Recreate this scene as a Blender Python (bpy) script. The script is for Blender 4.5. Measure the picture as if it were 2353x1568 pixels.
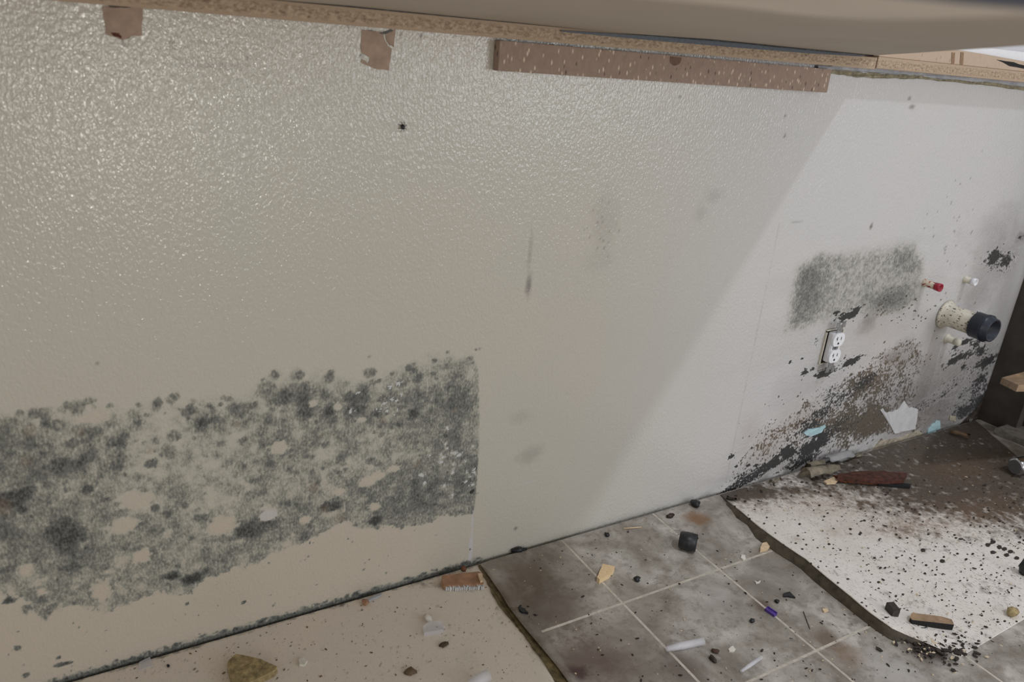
import bpy, bmesh, math, random
import numpy as np
from mathutils import Vector, Matrix
random.seed(7); rng = np.random.default_rng(11)
SC = bpy.context.scene; COL = SC.collection
for o in list(bpy.data.objects): bpy.data.objects.remove(o)

# ------------------------------------------------------------------ camera
CX, CY, FPX = 1176.5, 784.0, 1761.5
YAW, PITCH, ROLL = [math.radians(a) for a in (31.116, 21.3724, 4.7422)]
EYE = np.array([0, -0.9937, 0.88])
_f = np.array([math.sin(YAW)*math.cos(PITCH), math.cos(YAW)*math.cos(PITCH), -math.sin(PITCH)])
_r = np.array([math.cos(YAW), -math.sin(YAW), 0.0]); _u = np.cross(_r, _f)
RT = _r*math.cos(ROLL) + _u*math.sin(ROLL); UP = -_r*math.sin(ROLL) + _u*math.cos(ROLL); FW = _f
cam = bpy.data.cameras.new('camera'); camo = bpy.data.objects.new('camera', cam); COL.objects.link(camo)
cam.sensor_width = 36; cam.lens = FPX/2353*36; cam.clip_start = 0.005
camo.matrix_world = Matrix(((RT[0], UP[0], -FW[0], EYE[0]), (RT[1], UP[1], -FW[1], EYE[1]), (RT[2], UP[2], -FW[2], EYE[2]), (0, 0, 0, 1)))
cam.dof.use_dof = True; cam.dof.focus_distance = 1.35; cam.dof.aperture_fstop = 5.6
SC.camera = camo
# ------------------------------------------------------------------ light
wd = bpy.data.worlds.new('world'); SC.world = wd; wd.use_nodes = True
wd.node_tree.nodes['Background'].inputs[0].default_value = (1.0, 0.978, 0.94, 1)
wd.node_tree.nodes['Background'].inputs[1].default_value = 0.50
def lamp(name, typ, loc, aim, energy, color, **k):
    l = bpy.data.lights.new(name, typ); l.energy = energy; l.color = color
    for a, b in k.items(): setattr(l, a, b)
    o = bpy.data.objects.new(name, l); COL.objects.link(o); o.location = loc
    o.rotation_euler = (Vector(aim)-Vector(loc)).to_track_quat('-Z', 'Y').to_euler(); return o
lamp('daylight', 'SUN', (1.2, -2, 3.7), (1.16, -1, 1.84), 0.68, (0.93, 0.95, 1.0), angle=math.radians(2.6))
lamp('cool_fill', 'AREA', (2.3, -2.9, 1.0), (1.5, 0, 0.45), 18, (0.90, 0.94, 1.0), shape='RECTANGLE', size=1.3, size_y=1.1)  # soft fill added to brighten the right side, not a real source
lamp('room_lamp', 'AREA', (0.17, -2.25, 0.58), (0.05, 0, 0.70), 3.7, (1.0, 0.97, 0.88), shape='DISK', size=0.07)
SC.view_settings.view_transform = 'Standard'; SC.view_settings.look = 'None'
SC.view_settings.exposure = 0.03; SC.view_settings.gamma = 1; SC.view_settings.use_curve_mapping = False

# ------------------------------------------------------------------ helpers
def ray(x, y): return FW + RT*(x-CX)/FPX - UP*(y-CY)/FPX
def W(x, y, yy=0.0):
    d = ray(x, y); t = (yy-EYE[1])/d[1]; return Vector(EYE+t*d)
def F(x, y, z=0.0):
    d = ray(x, y); t = (z-EYE[2])/d[2]; return Vector(EYE+t*d)
def scale_at(p): return FPX/float(np.dot(np.array(p)-EYE, FW))      # pixels per metre
def project(P):
    Q = np.asarray(P)-EYE; z = Q@FW; return CX+FPX*(Q@RT)/z, CY-FPX*(Q@UP)/z
def srgb(r, g, b):
    f = lambda c: (c/255/12.92) if c/255 <= .04045 else ((c/255+.055)/1.055)**2.4
    return (f(r), f(g), f(b), 1)
def smooth(e0, e1, x):
    t = np.clip((x-e0)/(e1-e0), 0, 1); return t*t*(3-2*t)
def _h(ix, iy, s):
    n = (ix*374761393 + iy*668265263 + s*1442695041) & 0xffffffff
    n = ((n ^ (n >> 13))*1274126177) & 0xffffffff
    return ((n ^ (n >> 16)) & 0xffff)/65535.0
def vn(x, y, s=0):
    x = np.asarray(x, float); y = np.asarray(y, float)
    ix = np.floor(x).astype(np.int64); iy = np.floor(y).astype(np.int64); fx = x-ix; fy = y-iy
    fx = fx*fx*(3-2*fx); fy = fy*fy*(3-2*fy)
    return (_h(ix, iy, s)*(1-fx)+_h(ix+1, iy, s)*fx)*(1-fy) + (_h(ix, iy+1, s)*(1-fx)+_h(ix+1, iy+1, s)*fx)*fy
def fbm(x, y, s=0, o=4):
    t = 0; a = .5; n = 0
    for i in range(o): t = t+a*vn(x*2**i, y*2**i, s+i*17); n += a; a *= .55
    return t/n

class Canvas:
    """a flat grid u,v (metres) whose vertices carry stain amounts"""
    def __init__(s, us, vs, names):
        s.u = us; s.v = vs; s.U, s.V = np.meshgrid(us, vs); s.c = {n: np.zeros_like(s.U) for n in names}
    def win(s, u0, u1, v0, v1):
        a, b = np.searchsorted(s.u, [u0, u1]); c, d = np.searchsorted(s.v, [v0, v1]); return (slice(c, d), slice(a, b))
    def blob(s, ch, u, v, ru, rv=None, k=1.0, soft=.35, ang=0, wob=.35, freq=1.6, mode='screen'):
        rv = rv or ru; R = max(ru, rv)*2.2; w = s.win(u-R, u+R, v-R, v+R)
        du = s.U[w]-u; dv = s.V[w]-v
        if du.size == 0: return
        ca, sa = math.cos(ang), math.sin(ang); a = (du*ca+dv*sa)/ru; b = (-du*sa+dv*ca)/rv
        sd = random.randint(0, 9999)
        d = np.hypot(a, b)*(1+wob*2*(fbm(a*freq+7, b*freq+3, sd, 3)-.5))
        m = smooth(1+soft, 1-soft, d)*k; C = s.c[ch][w]
        if mode == 'screen': C += (1-C)*m
        elif mode == 'cut': C *= 1-m
        elif mode == 'max': np.maximum(C, m, out=C)
    def sdf(s, poly, pad=.02):
        P = np.array(poly); w = s.win(P[:, 0].min()-pad, P[:, 0].max()+pad, P[:, 1].min()-pad, P[:, 1].max()+pad)
        x = s.U[w]; y = s.V[w]; best = np.full(x.shape, 9.0); ins = np.zeros(x.shape, bool)
        for (ax, ay), (bx, by) in zip(P, np.roll(P, -1, 0)):
            ex, ey = bx-ax, by-ay; L = ex*ex+ey*ey+1e-12; t = np.clip(((x-ax)*ex+(y-ay)*ey)/L, 0, 1)
            best = np.minimum(best, np.hypot(x-ax-t*ex, y-ay-t*ey))
            c = ((ay > y) != (by > y)) & (x < (bx-ax)*(y-ay)/(by-ay+1e-15)+ax); ins ^= c
        return w, np.where(ins, best, -best)
    def poly(s, ch, poly, k=1.0, soft=.004, rag=.006, f=90, mode='screen', o=4):
        w, d = s.sdf(poly, .03); d = d + rag*2*(fbm(s.U[w]*f, s.V[w]*f, random.randint(0, 999), o)-.5)
        m = smooth(-soft, soft, d)*k; C = s.c[ch][w]
        if mode == 'screen': C += (1-C)*m
        elif mode == 'cut': C *= 1-m
        return w, m
    def mesh(s, name, fn, groups, extra=None):
        nv, nu = s.U.shape; co = np.stack(fn(s.U, s.V), -1).reshape(-1, 3).astype(np.float32)
        i = np.arange(nv*nu).reshape(nv, nu); q = np.stack([i[:-1, :-1], i[:-1, 1:], i[1:, 1:], i[1:, :-1]], -1).reshape(-1, 4)
        me = bpy.data.meshes.new(name); me.vertices.add(len(co)); me.vertices.foreach_set('co', co.ravel())
        me.loops.add(q.size); me.loops.foreach_set('vertex_index', q.ravel().astype(np.int32))
        me.polygons.add(len(q)); me.polygons.foreach_set('loop_start', np.arange(0, q.size, 4, dtype=np.int32))
        me.polygons.foreach_set('loop_total', np.full(len(q), 4, np.int32)); me.update(calc_edges=True)
        me.polygons.foreach_set('use_smooth', np.ones(len(q), bool))
        for an, chs in groups.items():
            at = me.attributes.new(an, 'FLOAT_COLOR', 'POINT'); z = np.zeros_like(s.U); z1 = np.ones_like(z)
            arr = np.stack([s.c[c] if c else z for c in chs]+[z1], -1).astype(np.float32); at.data.foreach_set('color', arr.ravel())
        return me

def tag(o, label=None, cat=None, group=None, kind=None):
    for k, v in (('label', label), ('category', cat), ('group', group), ('kind', kind)):
        if v: o[k] = v
    return o
def link(name, me, mat, parent=None, smoothf=False):
    o = bpy.data.objects.new(name, me); COL.objects.link(o)
    if mat and not me.materials: me.materials.append(mat)
    if parent: o.parent = parent; o.matrix_parent_inverse = Matrix.Translation(-parent.location)
    if smoothf: me.polygons.foreach_set('use_smooth', [True]*len(me.polygons))
    return o
def empty(name, loc, label, cat, group=None):
    o = bpy.data.objects.new(name, None); COL.objects.link(o); o.location = loc; o.empty_display_size = .01
    return tag(o, label, cat, group)
def bm_obj(name, bm, mat, parent=None, smoothf=False, bevel=0):
    if bevel: bmesh.ops.bevel(bm, geom=bm.edges[:], offset=bevel, segments=2, affect='EDGES', clamp_overlap=True)
    bmesh.ops.recalc_face_normals(bm, faces=bm.faces[:])
    # local origin at the piece's base centre
    co = np.array([v.co[:] for v in bm.verts]); c = Vector(((co[:, 0].min()+co[:, 0].max())/2, (co[:, 1].min()+co[:, 1].max())/2, co[:, 2].min()))
    bmesh.ops.translate(bm, verts=bm.verts[:], vec=-c)
    me = bpy.data.meshes.new(name); bm.to_mesh(me); bm.free()
    o = link(name, me, mat, None, smoothf); o.location = c
    if parent: o.parent = parent; o.location = c-parent.location
    return o
def box(bm, a, b):
    a, b = Vector(a), Vector(b); c = (a+b)/2; d = b-a
    r = bmesh.ops.create_cube(bm, size=1, matrix=Matrix.Translation(c) @ Matrix.Diagonal((*[abs(x) for x in d], 1))); return r['verts']
def prism(bm, pts, off):
    """closed prism: outline pts (Vectors) pushed by off"""
    off = Vector(off); A = [bm.verts.new(p) for p in pts]; B = [bm.verts.new(Vector(p)+off) for p in pts]
    bm.faces.new(A); bm.faces.new(B[::-1])
    for i in range(len(A)): j = (i+1) % len(A); bm.faces.new((A[j], A[i], B[i], B[j]))
def ragged(pts, n=4, amp=.001, seed=0):
    r = random.Random(seed); out = []
    for i, p in enumerate(pts):
        q = pts[(i+1) % len(pts)]
        for k in range(n):
            t = (k)/n; v = Vector(p).lerp(Vector(q), t)
            if k: v = v+Vector((r.uniform(-amp, amp), r.uniform(-amp, amp), r.uniform(-amp, amp)))
            out.append(v)
    return out
def lathe(bm, prof, c, axis, seg=32, closed=True):
    """prof: (distance along axis, radius)"""
    ax = Vector(axis).normalized(); a = ax.orthogonal().normalized(); b = ax.cross(a); rings = []
    for t, r in prof: rings.append([bm.verts.new(Vector(c)+ax*t+(a*math.cos(6.28318*k/seg)+b*math.sin(6.28318*k/seg))*r) for k in range(seg)])
    for p, q in zip(rings, rings[1:]):
        for k in range(seg): bm.faces.new((p[k], p[(k+1) % seg], q[(k+1) % seg], q[k]))
    if closed: bm.faces.new(rings[0][::-1]); bm.faces.new(rings[-1])
def lump(bm, c, r, seed=0, amp=.3, sub=2, rot=0):
    ret = bmesh.ops.create_icosphere(bm, subdivisions=sub, radius=1); R = random.Random(seed); o = Vector([R.uniform(0, 9) for _ in range(3)])
    from mathutils import noise
    for v in ret['verts']:
        k = 1+amp*noise.noise(v.co*1.4+o)*1.6; p = v.co*k; p = Vector((p.x*r[0], p.y*r[1], p.z*r[2])); p.rotate(Matrix.Rotation(rot, 3, 'Z')); v.co = p+Vector(c)

# ------------------------------------------------------------------ materials
class NT:
    def __init__(s, name):
        s.m = bpy.data.materials.new(name); s.m.use_nodes = True; s.t = s.m.node_tree; s.b = s.t.nodes['Principled BSDF']; s.pos = None
    def n(s, typ, **k):
        o = s.t.nodes.new(typ)
        for a, v in k.items(): setattr(o, a, v)
        return o
    def L(s, a, b): s.t.links.new(a, b)
    def P(s, scale=(1, 1, 1)):
        if not s.pos: s.pos = s.n('ShaderNodeNewGeometry').outputs['Position']
        if scale == (1, 1, 1): return s.pos
        m = s.n('ShaderNodeVectorMath', operation='MULTIPLY'); s.L(s.pos, m.inputs[0]); m.inputs[1].default_value = scale; return m.outputs[0]
    def noise(s, scale, det=3, rough=.55, st=(1, 1, 1), dist=0):
        o = s.n('ShaderNodeTexNoise'); s.L(s.P(st), o.inputs['Vector']); o.inputs['Scale'].default_value = scale
        o.inputs['Detail'].default_value = det; o.inputs['Roughness'].default_value = rough; o.inputs['Distortion'].default_value = dist; return o.outputs['Fac']
    def math(s, op, a, b=None, c=None, clamp=False):
        o = s.n('ShaderNodeMath', operation=op, use_clamp=clamp)
        for i, x in enumerate((a, b, c)):
            if x is None: continue
            if isinstance(x, (int, float)): o.inputs[i].default_value = x
            else: s.L(x, o.inputs[i])
        return o.outputs[0]
    def rng(s, v, a, b, c=0., d=1., sm=True):
        o = s.n('ShaderNodeMapRange', interpolation_type='SMOOTHSTEP' if sm else 'LINEAR'); s.L(v, o.inputs[0])
        for i, x in zip((1, 2, 3, 4), (a, b, c, d)): o.inputs[i].default_value = x
        return o.outputs[0]
    def mix(s, f, a, b, mode='MIX'):
        o = s.n('ShaderNodeMix', data_type='RGBA', blend_type=mode)
        for i, x in ((0, f), (6, a), (7, b)):
            if isinstance(x, (int, float)): o.inputs[i].default_value = x
            elif isinstance(x, tuple): o.inputs[i].default_value = x
            else: s.L(x, o.inputs[i])
        return o.outputs[2]
    def ramp(s, v, stops):
        o = s.n('ShaderNodeValToRGB'); s.L(v, o.inputs[0]); e = o.color_ramp.elements
        while len(e) < len(stops): e.new(.5)
        for x, (p, c) in zip(e, stops): x.position = p; x.color = c
        return o.outputs[0]
    def attr(s, name):
        o = s.n('ShaderNodeAttribute', attribute_name=name); p = s.n('ShaderNodeSeparateColor'); s.L(o.outputs['Color'], p.inputs[0]); return p.outputs
    def bump(s, h, dist, strength=1.0, normal=None):
        o = s.n('ShaderNodeBump'); s.L(h, o.inputs['Height']); o.inputs['Distance'].default_value = dist; o.inputs['Strength'].default_value = strength
        if normal: s.L(normal, o.inputs['Normal'])
        s.L(o.outputs[0], s.b.inputs['Normal']); return o.outputs[0]
    def out(s, col=None, rough=None, metal=0):
        if isinstance(col, tuple): s.b.inputs['Base Color'].default_value = col
        elif col is not None: s.L(col, s.b.inputs['Base Color'])
        if isinstance(rough, (int, float)): s.b.inputs['Roughness'].default_value = rough
        elif rough is not None: s.L(rough, s.b.inputs['Roughness'])
        s.b.inputs['Metallic'].default_value = metal; return s.m
def plain(name, c, rough=.5, metal=0, var=.12, sc=180, bump=.0002):
    t = NT(name); n = t.noise(sc, 3); dk = tuple(x*(1-var*2.2) for x in c[:3])+(1,); lt = tuple(min(1, x*(1+var)) for x in c[:3])+(1,)
    t.bump(n, bump, .6); return t.out(t.ramp(n, [(.3, dk), (.7, lt)]), rough, metal)

def mat_wall():
    t = NT('painted_wall')
    sh = t.attr('mold'); s2 = t.attr('stain'); s3 = t.attr('wear_and_light')
    big = t.noise(3.5, 2); fine = t.noise(330, 3, .6, (1, 1, .55)); mid = t.noise(120, 4, .6, (1, 1, .7))
    base = t.ramp(big, [(.35, srgb(202, 197, 187)), (.65, srgb(200, 198, 188))])
    base = t.mix(s3[2], base, srgb(203, 192, 178))                                  # tan undercoat
    base = t.mix(t.math('MULTIPLY', s3[0], 1.0), base, srgb(208, 208, 216))         # cool light painted in at right, white upper paint, scrapes
    # soft grey smudge
    base = t.mix(t.math('MULTIPLY', sh[2], t.rng(mid, .2, .75, .75, 1.0)), base, srgb(112, 106, 104))
    # grey-green colonies
    D = t.math('ADD', sh[0], t.math('MULTIPLY', t.math('MULTIPLY', t.math('SUBTRACT', fine, .5), 1.2), t.rng(sh[0], 0, .45)))
    D = t.math('ADD', D, t.math('MULTIPLY', t.math('MULTIPLY', t.math('SUBTRACT', mid, .5), .55), t.rng(sh[0], 0, .35)))
    mc = t.ramp(D, [(.0, srgb(192, 190, 177)), (.3, srgb(164, 163, 153)), (.55, srgb(124, 125, 120)), (.8, srgb(90, 93, 91)), (1, srgb(54, 55, 55))])
    mc = t.mix(s3[0], mc, t.ramp(D, [(.0, srgb(188, 185, 182)), (.3, srgb(150, 147, 145)), (.6, srgb(104, 103, 101)), (1, srgb(56, 56, 57))]))
    base = t.mix(t.rng(D, .0, .34), base, mc)
    # brown and olive crust
    nb = t.noise(210, 4, .6, (1, 1, .8)); B = t.math('ADD', s2[0], t.math('MULTIPLY', t.math('SUBTRACT', nb, .5), 1.5))
    B = t.math('MULTIPLY', t.rng(B, .42, .56), t.rng(s2[0], .02, .15))
    base = t.mix(B, base, t.ramp(fine, [(.35, srgb(66, 58, 50)), (.65, srgb(104, 94, 80))]))
    base = t.mix(s2[2], base, srgb(150, 118, 88))                                    # rust tint
    # black clumps
    K = t.math('ADD', t.math('MULTIPLY', sh[1], .86), t.math('MULTIPLY', t.math('SUBTRACT', nb, .5), 1.6))
    K = t.math('MULTIPLY', t.rng(K, .42, .6), t.rng(sh[1], .02, .15))
    base = t.mix(K, base, t.ramp(fine, [(.35, srgb(22, 23, 25)), (.7, srgb(58, 57, 56))]))
    base = t.mix(t.rng(s2[1], .4, .6), base, srgb(206, 209, 212))                    # bare white gypsum flecks
    peel = t.noise(260, 2.5, .5, (1, 1, .62), .3)
    crust = t.math('ADD', t.math('MULTIPLY', K, .25), t.math('MULTIPLY', B, .2))
    h = t.math('ADD', peel, crust)
    t.bump(h, .0022, .55)
    r = t.rng(t.math('MAXIMUM', t.math('MAXIMUM', sh[0], sh[1]), s2[0]), .05, .4, .16, .75); t.b.inputs['Specular IOR Level'].default_value = .85
    return t.out(base, r)

def mat_floor(name, c0, c1, grime, speck=.25):
    t = NT(name); a = t.attr('dirt'); big = t.noise(9, 4, .6); f = t.noise(420, 3, .6); m = t.noise(70, 4, .65)
    base = t.mix(big, c0, c1)
    d = t.math('ADD', a[0], t.math('MULTIPLY', t.math('MULTIPLY', t.math('SUBTRACT', m, .5), 1.4), t.rng(a[0], .0, .3)))
    base = t.mix(t.rng(d, .1, .9, 0, .97), base, t.ramp(f, [(.3, tuple(x*.55 for x in grime[:3])+(1,)), (.7, tuple(x*1.25 for x in grime[:3])+(1,))]))
    base = t.mix(t.math('MULTIPLY', a[2], t.rng(m, .3, .7, .4, 1)), base, srgb(132, 98, 66))
    k = t.math('ADD', a[1], t.math('MULTIPLY', t.math('SUBTRACT', t.noise(200, 3), .5), 1.0))
    base = t.mix(t.math('MULTIPLY', t.rng(k, .4, .6), t.rng(a[1], .02, .12)), base, srgb(46, 40, 37))
    sp = t.rng(t.noise(150, 2, .5), .72, .78); base = t.mix(t.math('MULTIPLY', sp, .5), base, srgb(96, 86, 74))
    st = t.rng(t.noise(330, 3, .6, (1, .45, 1)), .56, .66); base = t.mix(t.math('MULTIPLY', st, t.rng(a[0], .0, .3, speck*.5, speck)), base, srgb(118, 102, 84))
    t.bump(t.math('ADD', m, t.math('MULTIPLY', f, .4)), .0012, .5); return t.out(base, .62)

def mat_tile():
    t = NT('vinyl_tile'); n1 = t.noise(11, 5, .62, dist=.6); n2 = t.noise(60, 5, .68); n3 = t.noise(380, 3, .6); st = t.noise(24, 4, .6, dist=1.2)
    base = t.ramp(n1, [(.30, srgb(124, 117, 108)), (.5, srgb(160, 154, 146)), (.68, srgb(198, 193, 187))])
    base = t.mix(t.rng(n2, .45, .72, 0, .55), base, srgb(104, 93, 83))
    base = t.mix(t.rng(st, .60, .78, 0, .75), base, srgb(84, 72, 62))
    base = t.mix(t.rng(n3, .58, .72, 0, .4), base, srgb(86, 78, 70))
    base = t.mix(t.rng(t.noise(33, 5, .7), .60, .74, 0, .5), base, srgb(196, 192, 188))
    def spot(px, py, rpx, col, k=.8, base=None):
        p = F(px, py); r = rpx/scale_at(p)
        d = t.n('ShaderNodeVectorMath', operation='DISTANCE'); t.L(t.P(), d.inputs[0]); d.inputs[1].default_value = (p.x, p.y, .003)
        v = t.math('ADD', t.math('DIVIDE', d.outputs['Value'], r), t.math('MULTIPLY', t.math('SUBTRACT', n2, .5), 1.6))
        return t.mix(t.rng(v, 1.15, .25, 0, k), base, col)
    for px, py, r, c, k in ((1270, 1400, 120, srgb(92, 80, 70), .8), (1420, 1500, 130, srgb(104, 92, 82), .6), (1200, 1320, 90, srgb(116, 104, 92), .7), (1180, 1370, 70, srgb(112, 98, 82), .6), (1350, 1530, 110, srgb(92, 76, 66), .7),
                            (1330, 1550, 30, srgb(60, 30, 34), .8), (1600, 1195, 34, srgb(128, 92, 56), .85), (1900, 1475, 45, srgb(96, 74, 54), .7),
                            (1950, 1510, 45, srgb(122, 96, 72), .6), (1570, 1540, 80, srgb(84, 68, 58), .6), (1750, 1395, 26, srgb(92, 70, 58), .7),
                            (2130, 1500, 60, srgb(66, 52, 46), .9), (1220, 1330, 60, srgb(104, 92, 78), .5), (1770, 1330, 90, srgb(120, 113, 106), .5),
                            (2050, 1545, 90, srgb(186, 182, 178), .6), (1640, 1380, 90, srgb(170, 166, 162), .5)):
        base = spot(px, py, r, c, k, base)
    t.bump(t.math('ADD', n2, t.math('MULTIPLY', n3, .5)), .0007, .5); return t.out(base, .5)

def mat_chip(name, c0, c1, fleck, dark, amt=.62):
    """particle board with pale slivers and dark chips"""
    t = NT(name); v = t.n('ShaderNodeTexVoronoi'); v.inputs['Scale'].default_value = 190; v.inputs['Randomness'].default_value = 1
    m = t.n('ShaderNodeMapping'); m.inputs['Rotation'].default_value = (.3, .5, .2); m.inputs['Scale'].default_value = (1.3, 1, .55); t.L(t.P(), m.inputs[0]); t.L(m.outputs[0], v.inputs['Vector'])
    sep = t.n('ShaderNodeSeparateColor'); t.L(v.outputs['Color'], sep.inputs[0]); n = t.noise(90, 4, .6)
    base = t.mix(n, c0, c1); base = t.mix(t.rng(sep.outputs[0], .3, .9, 0, .45), base, c1)
    near = t.rng(v.outputs['Distance'], .5, .15)
    base = t.mix(t.math('MULTIPLY', t.math('MULTIPLY', t.rng(sep.outputs[1], .76, .82), near), amt), base, fleck)
    base = t.mix(t.math('MULTIPLY', t.rng(sep.outputs[2], .91, .94), t.math('MULTIPLY', near, .8)), base, dark)
    t.bump(t.math('ADD', n, sep.outputs[0]), .0005, .5); return t.out(base, .7)
def mat_boardedge():
    """sawn edge: smooth faces, coarse core"""
    t = NT('particle_board_edge'); n = t.noise(260, 5, .75, (.6, 1, 1)); s = t.noise(900, 2)
    z = t.n('ShaderNodeSeparateXYZ'); t.L(t.P(), z.inputs[0]); d = t.math('ABSOLUTE', t.math('SUBTRACT', z.outputs[2], .8915))
    core = t.rng(d, .0085, .0045)
    base = t.ramp(t.math('ADD', t.math('MULTIPLY', t.math('SUBTRACT', n, .5), 1.2), .5), [(.28, srgb(112, 92, 74)), (.45, srgb(166, 144, 122)), (.7, srgb(202, 182, 158))])
    base = t.mix(core, t.mix(s, srgb(176, 154, 132), srgb(186, 164, 142)), base)
    t.bump(t.math('MULTIPLY', n, core), .001, .6); return t.out(base, .75)

M_WALL = mat_wall(); M_TILE = mat_tile()
M_EDGE = mat_boardedge(); M_CHIP = mat_chip('particle_board_face', srgb(142, 120, 108), srgb(166, 144, 130), srgb(230, 212, 190), srgb(62, 46, 40), .85)
M_LAM = plain('taupe_backing', srgb(172, 160, 146), .6, var=.03, sc=14, bump=.0001)
M_BLACKPL = plain('black_rubber', srgb(34, 36, 40), .45, var=.25); M_NAVY = plain('navy_plastic', srgb(30, 38, 54), .35)
M_PVC = plain('cream_pipe', srgb(216, 211, 196), .4, var=.05); M_WHITE = plain('white_plastic', srgb(236, 238, 244), .3, var=.02)
M_RED = plain('red_plastic', srgb(170, 34, 58), .4); M_ZINC = plain('zinc', srgb(170, 172, 174), .4, .9)
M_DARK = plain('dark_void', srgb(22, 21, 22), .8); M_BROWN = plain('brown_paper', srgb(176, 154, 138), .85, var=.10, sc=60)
M_RUST = plain('red_brown_wood', srgb(84, 46, 36), .5, var=.35, sc=90); M_TANCHIP = plain('tan_chip', srgb(222, 198, 164), .8, var=.08)
M_WCHIP = plain('white_chip', srgb(228, 224, 216), .7, var=.05); M_PURPLE = plain('purple_plastic', srgb(86, 60, 150), .4, var=.2)
M_CHROME = plain('chrome', srgb(200, 202, 206), .16, 1.0, var=.02); M_OLIVE = plain('olive_glue', srgb(112, 98, 66), .55, var=.3, sc=80, bump=.0008)
M_OLIVEP = plain('olive_torn_paper', srgb(150, 142, 118), .85, var=.22, sc=110, bump=.0008); M_GREYC = plain('grey_caulk', srgb(176, 178, 184), .7, var=.12, sc=70, bump=.0008)
M_STONE = plain('ochre_stone', srgb(168, 150, 110), .9, var=.25, sc=130, bump=.001); M_CLAY = plain('clay_brown', srgb(176, 136, 108), .8, var=.14, sc=60)
M_WOOD = plain('weathered_wood', srgb(160, 134, 106), .7, var=.18, sc=50); M_CYAN = plain('pale_cyan_paint', srgb(176, 208, 216), .6, var=.05)
M_PAPER = plain('torn_paper', srgb(178, 168, 150), .85, var=.2, sc=70, bump=.0006); M_PAPER2 = plain('grey_gypsum', srgb(208, 208, 210), .8, var=.06, sc=40)
M_PANEL = plain('grey_brown_panel', srgb(74, 68, 63), .7, var=.18, sc=20); M_NAVYW = plain('dark_blue_surface', srgb(70, 76, 96), .6, var=.03, sc=10)
M_BUILD = mat_chip('build_up_board', srgb(186, 164, 144), srgb(198, 176, 156), srgb(206, 184, 166), srgb(150, 126, 112), .3)
M_BAND = plain('lit_build_up', srgb(212, 202, 192), .7, var=.04, sc=12, bump=.0001)  # paler copy of the board, light from floor and sun put into its colour
M_JOINT = plain('vinyl_joint', srgb(198, 191, 180), .55, var=.10, sc=120)
def mat_clear():
    t = NT('clear_plastic'); t.b.inputs['Alpha'].default_value = .38; return t.out(srgb(236, 236, 242), .12)
M_CLEAR = mat_clear()

# ------------------------------------------------------------------ wall_back with its stains
xs = np.concatenate([np.arange(-1.2, -.15, .07), np.arange(-.15, 2.131, .002)])
zs = np.concatenate([np.arange(-.01, .5, .002), np.arange(.5, .9, .004), np.arange(.9, 2.45, .1)])
C = Canvas(xs, zs, ['mold', 'black', 'smudge', 'brown', 'gyp', 'rust', 'white', 'tan'])
def wp(p): q = W(*p); return (q.x, q.z)
def wpoly(ps): return [wp(p) for p in ps]
def wblob(ch, px, py, rx, ry=None, k=1., **kw):
    p = W(px, py); s = scale_at(p); fore = abs(RT[0])*1.0
    # horizontal pixels on the wall are foreshortened
    q = W(px+5, py); fx = abs(q.x-p.x)/5; q = W(px, py+5); fz = abs(q.z-p.z)/5
    C.blob(ch, p.x, p.z, rx*fx, (ry or rx)*fz, k, **kw)
# left patch
left = [(-60, 935), (100, 940), (200, 920), (290, 925), (360, 912), (450, 912), (560, 892), (620, 858), (720, 845), (800, 858), (900, 848), (960, 818), (1040, 795), (1085, 805),
        (1100, 850), (1104, 950), (1101, 1050), (1093, 1160), (1086, 1182), (1000, 1195), (930, 1215), (870, 1217), (780, 1207), (720, 1240), (640, 1270), (560, 1305), (480, 1330),
        (430, 1370), (360, 1365), (300, 1390), (230, 1412), (190, 1398), (120, 1402), (90, 1430), (60, 1385), (0, 1362), (-60, 1370)]
PLx = wpoly(left); w, sd = C.sdf(PLx, .03)
U, V = C.U[w], C.V[w]; PXg, PYg = project(np.stack([U, np.zeros_like(U), V], -1))
rag = .010*2*(fbm(U*60, V*60, 5)-.5)+.006*2*(fbm(U*210, V*210, 9)-.5)
top = smooth(.012, .05, PYg*0+0)  # placeholder
topdist = np.interp(PXg, [p[0] for p in left[:14]], [p[1] for p in left[:14]])
rise = smooth(-22, 70, PYg-topdist+50*(fbm(U*35, V*35, 3)-.5))
soft = smooth(-.0012, .0030, sd+rag*smooth(1098, 1040, PXg)+.0012*(vn(U*400, V*400, 4)-.5))
base = .40+.70*(fbm(U*24, V*24, 21)-.5)+.75*(fbm(U*80, V*80, 22)-.5)
def bump2(cx, cy, rx, ry, a): return a*np.exp(-((PXg-cx)/rx)**2-((PYg-cy)/ry)**2)
base += bump2(990, 1140, 120, 90, .30)+bump2(1060, 1000, 60, 160, .18)+bump2(800, 905, 180, 60, .16)+bump2(20, 1010, 60, 90, .35)+bump2(250, 1330, 190, 60, .20)
base += bump2(60, 1200, 120, 90, .16)+bump2(640, 1200, 140, 60, .18)-bump2(400, 1020, 150, 90, .14)-bump2(300, 960, 120, 40, .10)-bump2(480, 1130, 150, 50, .08)
base += bump2(700, 1020, 130, 60, .10)
C.c['mold'][w] = np.clip(base*.78, .05, .8)*soft*rise
C.c['tan'][w] = np.maximum(C.c['tan'][w], 0)
inside = lambda px, py: (py > np.interp(px, [p[0] for p in left[:14]], [p[1] for p in left[:14]])-8) and px < 1098
lowb = [(0, 1362), (60, 1385), (90, 1420), (190, 1390), (300, 1380), (430, 1355), (560, 1300), (720, 1235), (870, 1210), (1086, 1180)]
R = random.Random(5)
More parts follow.
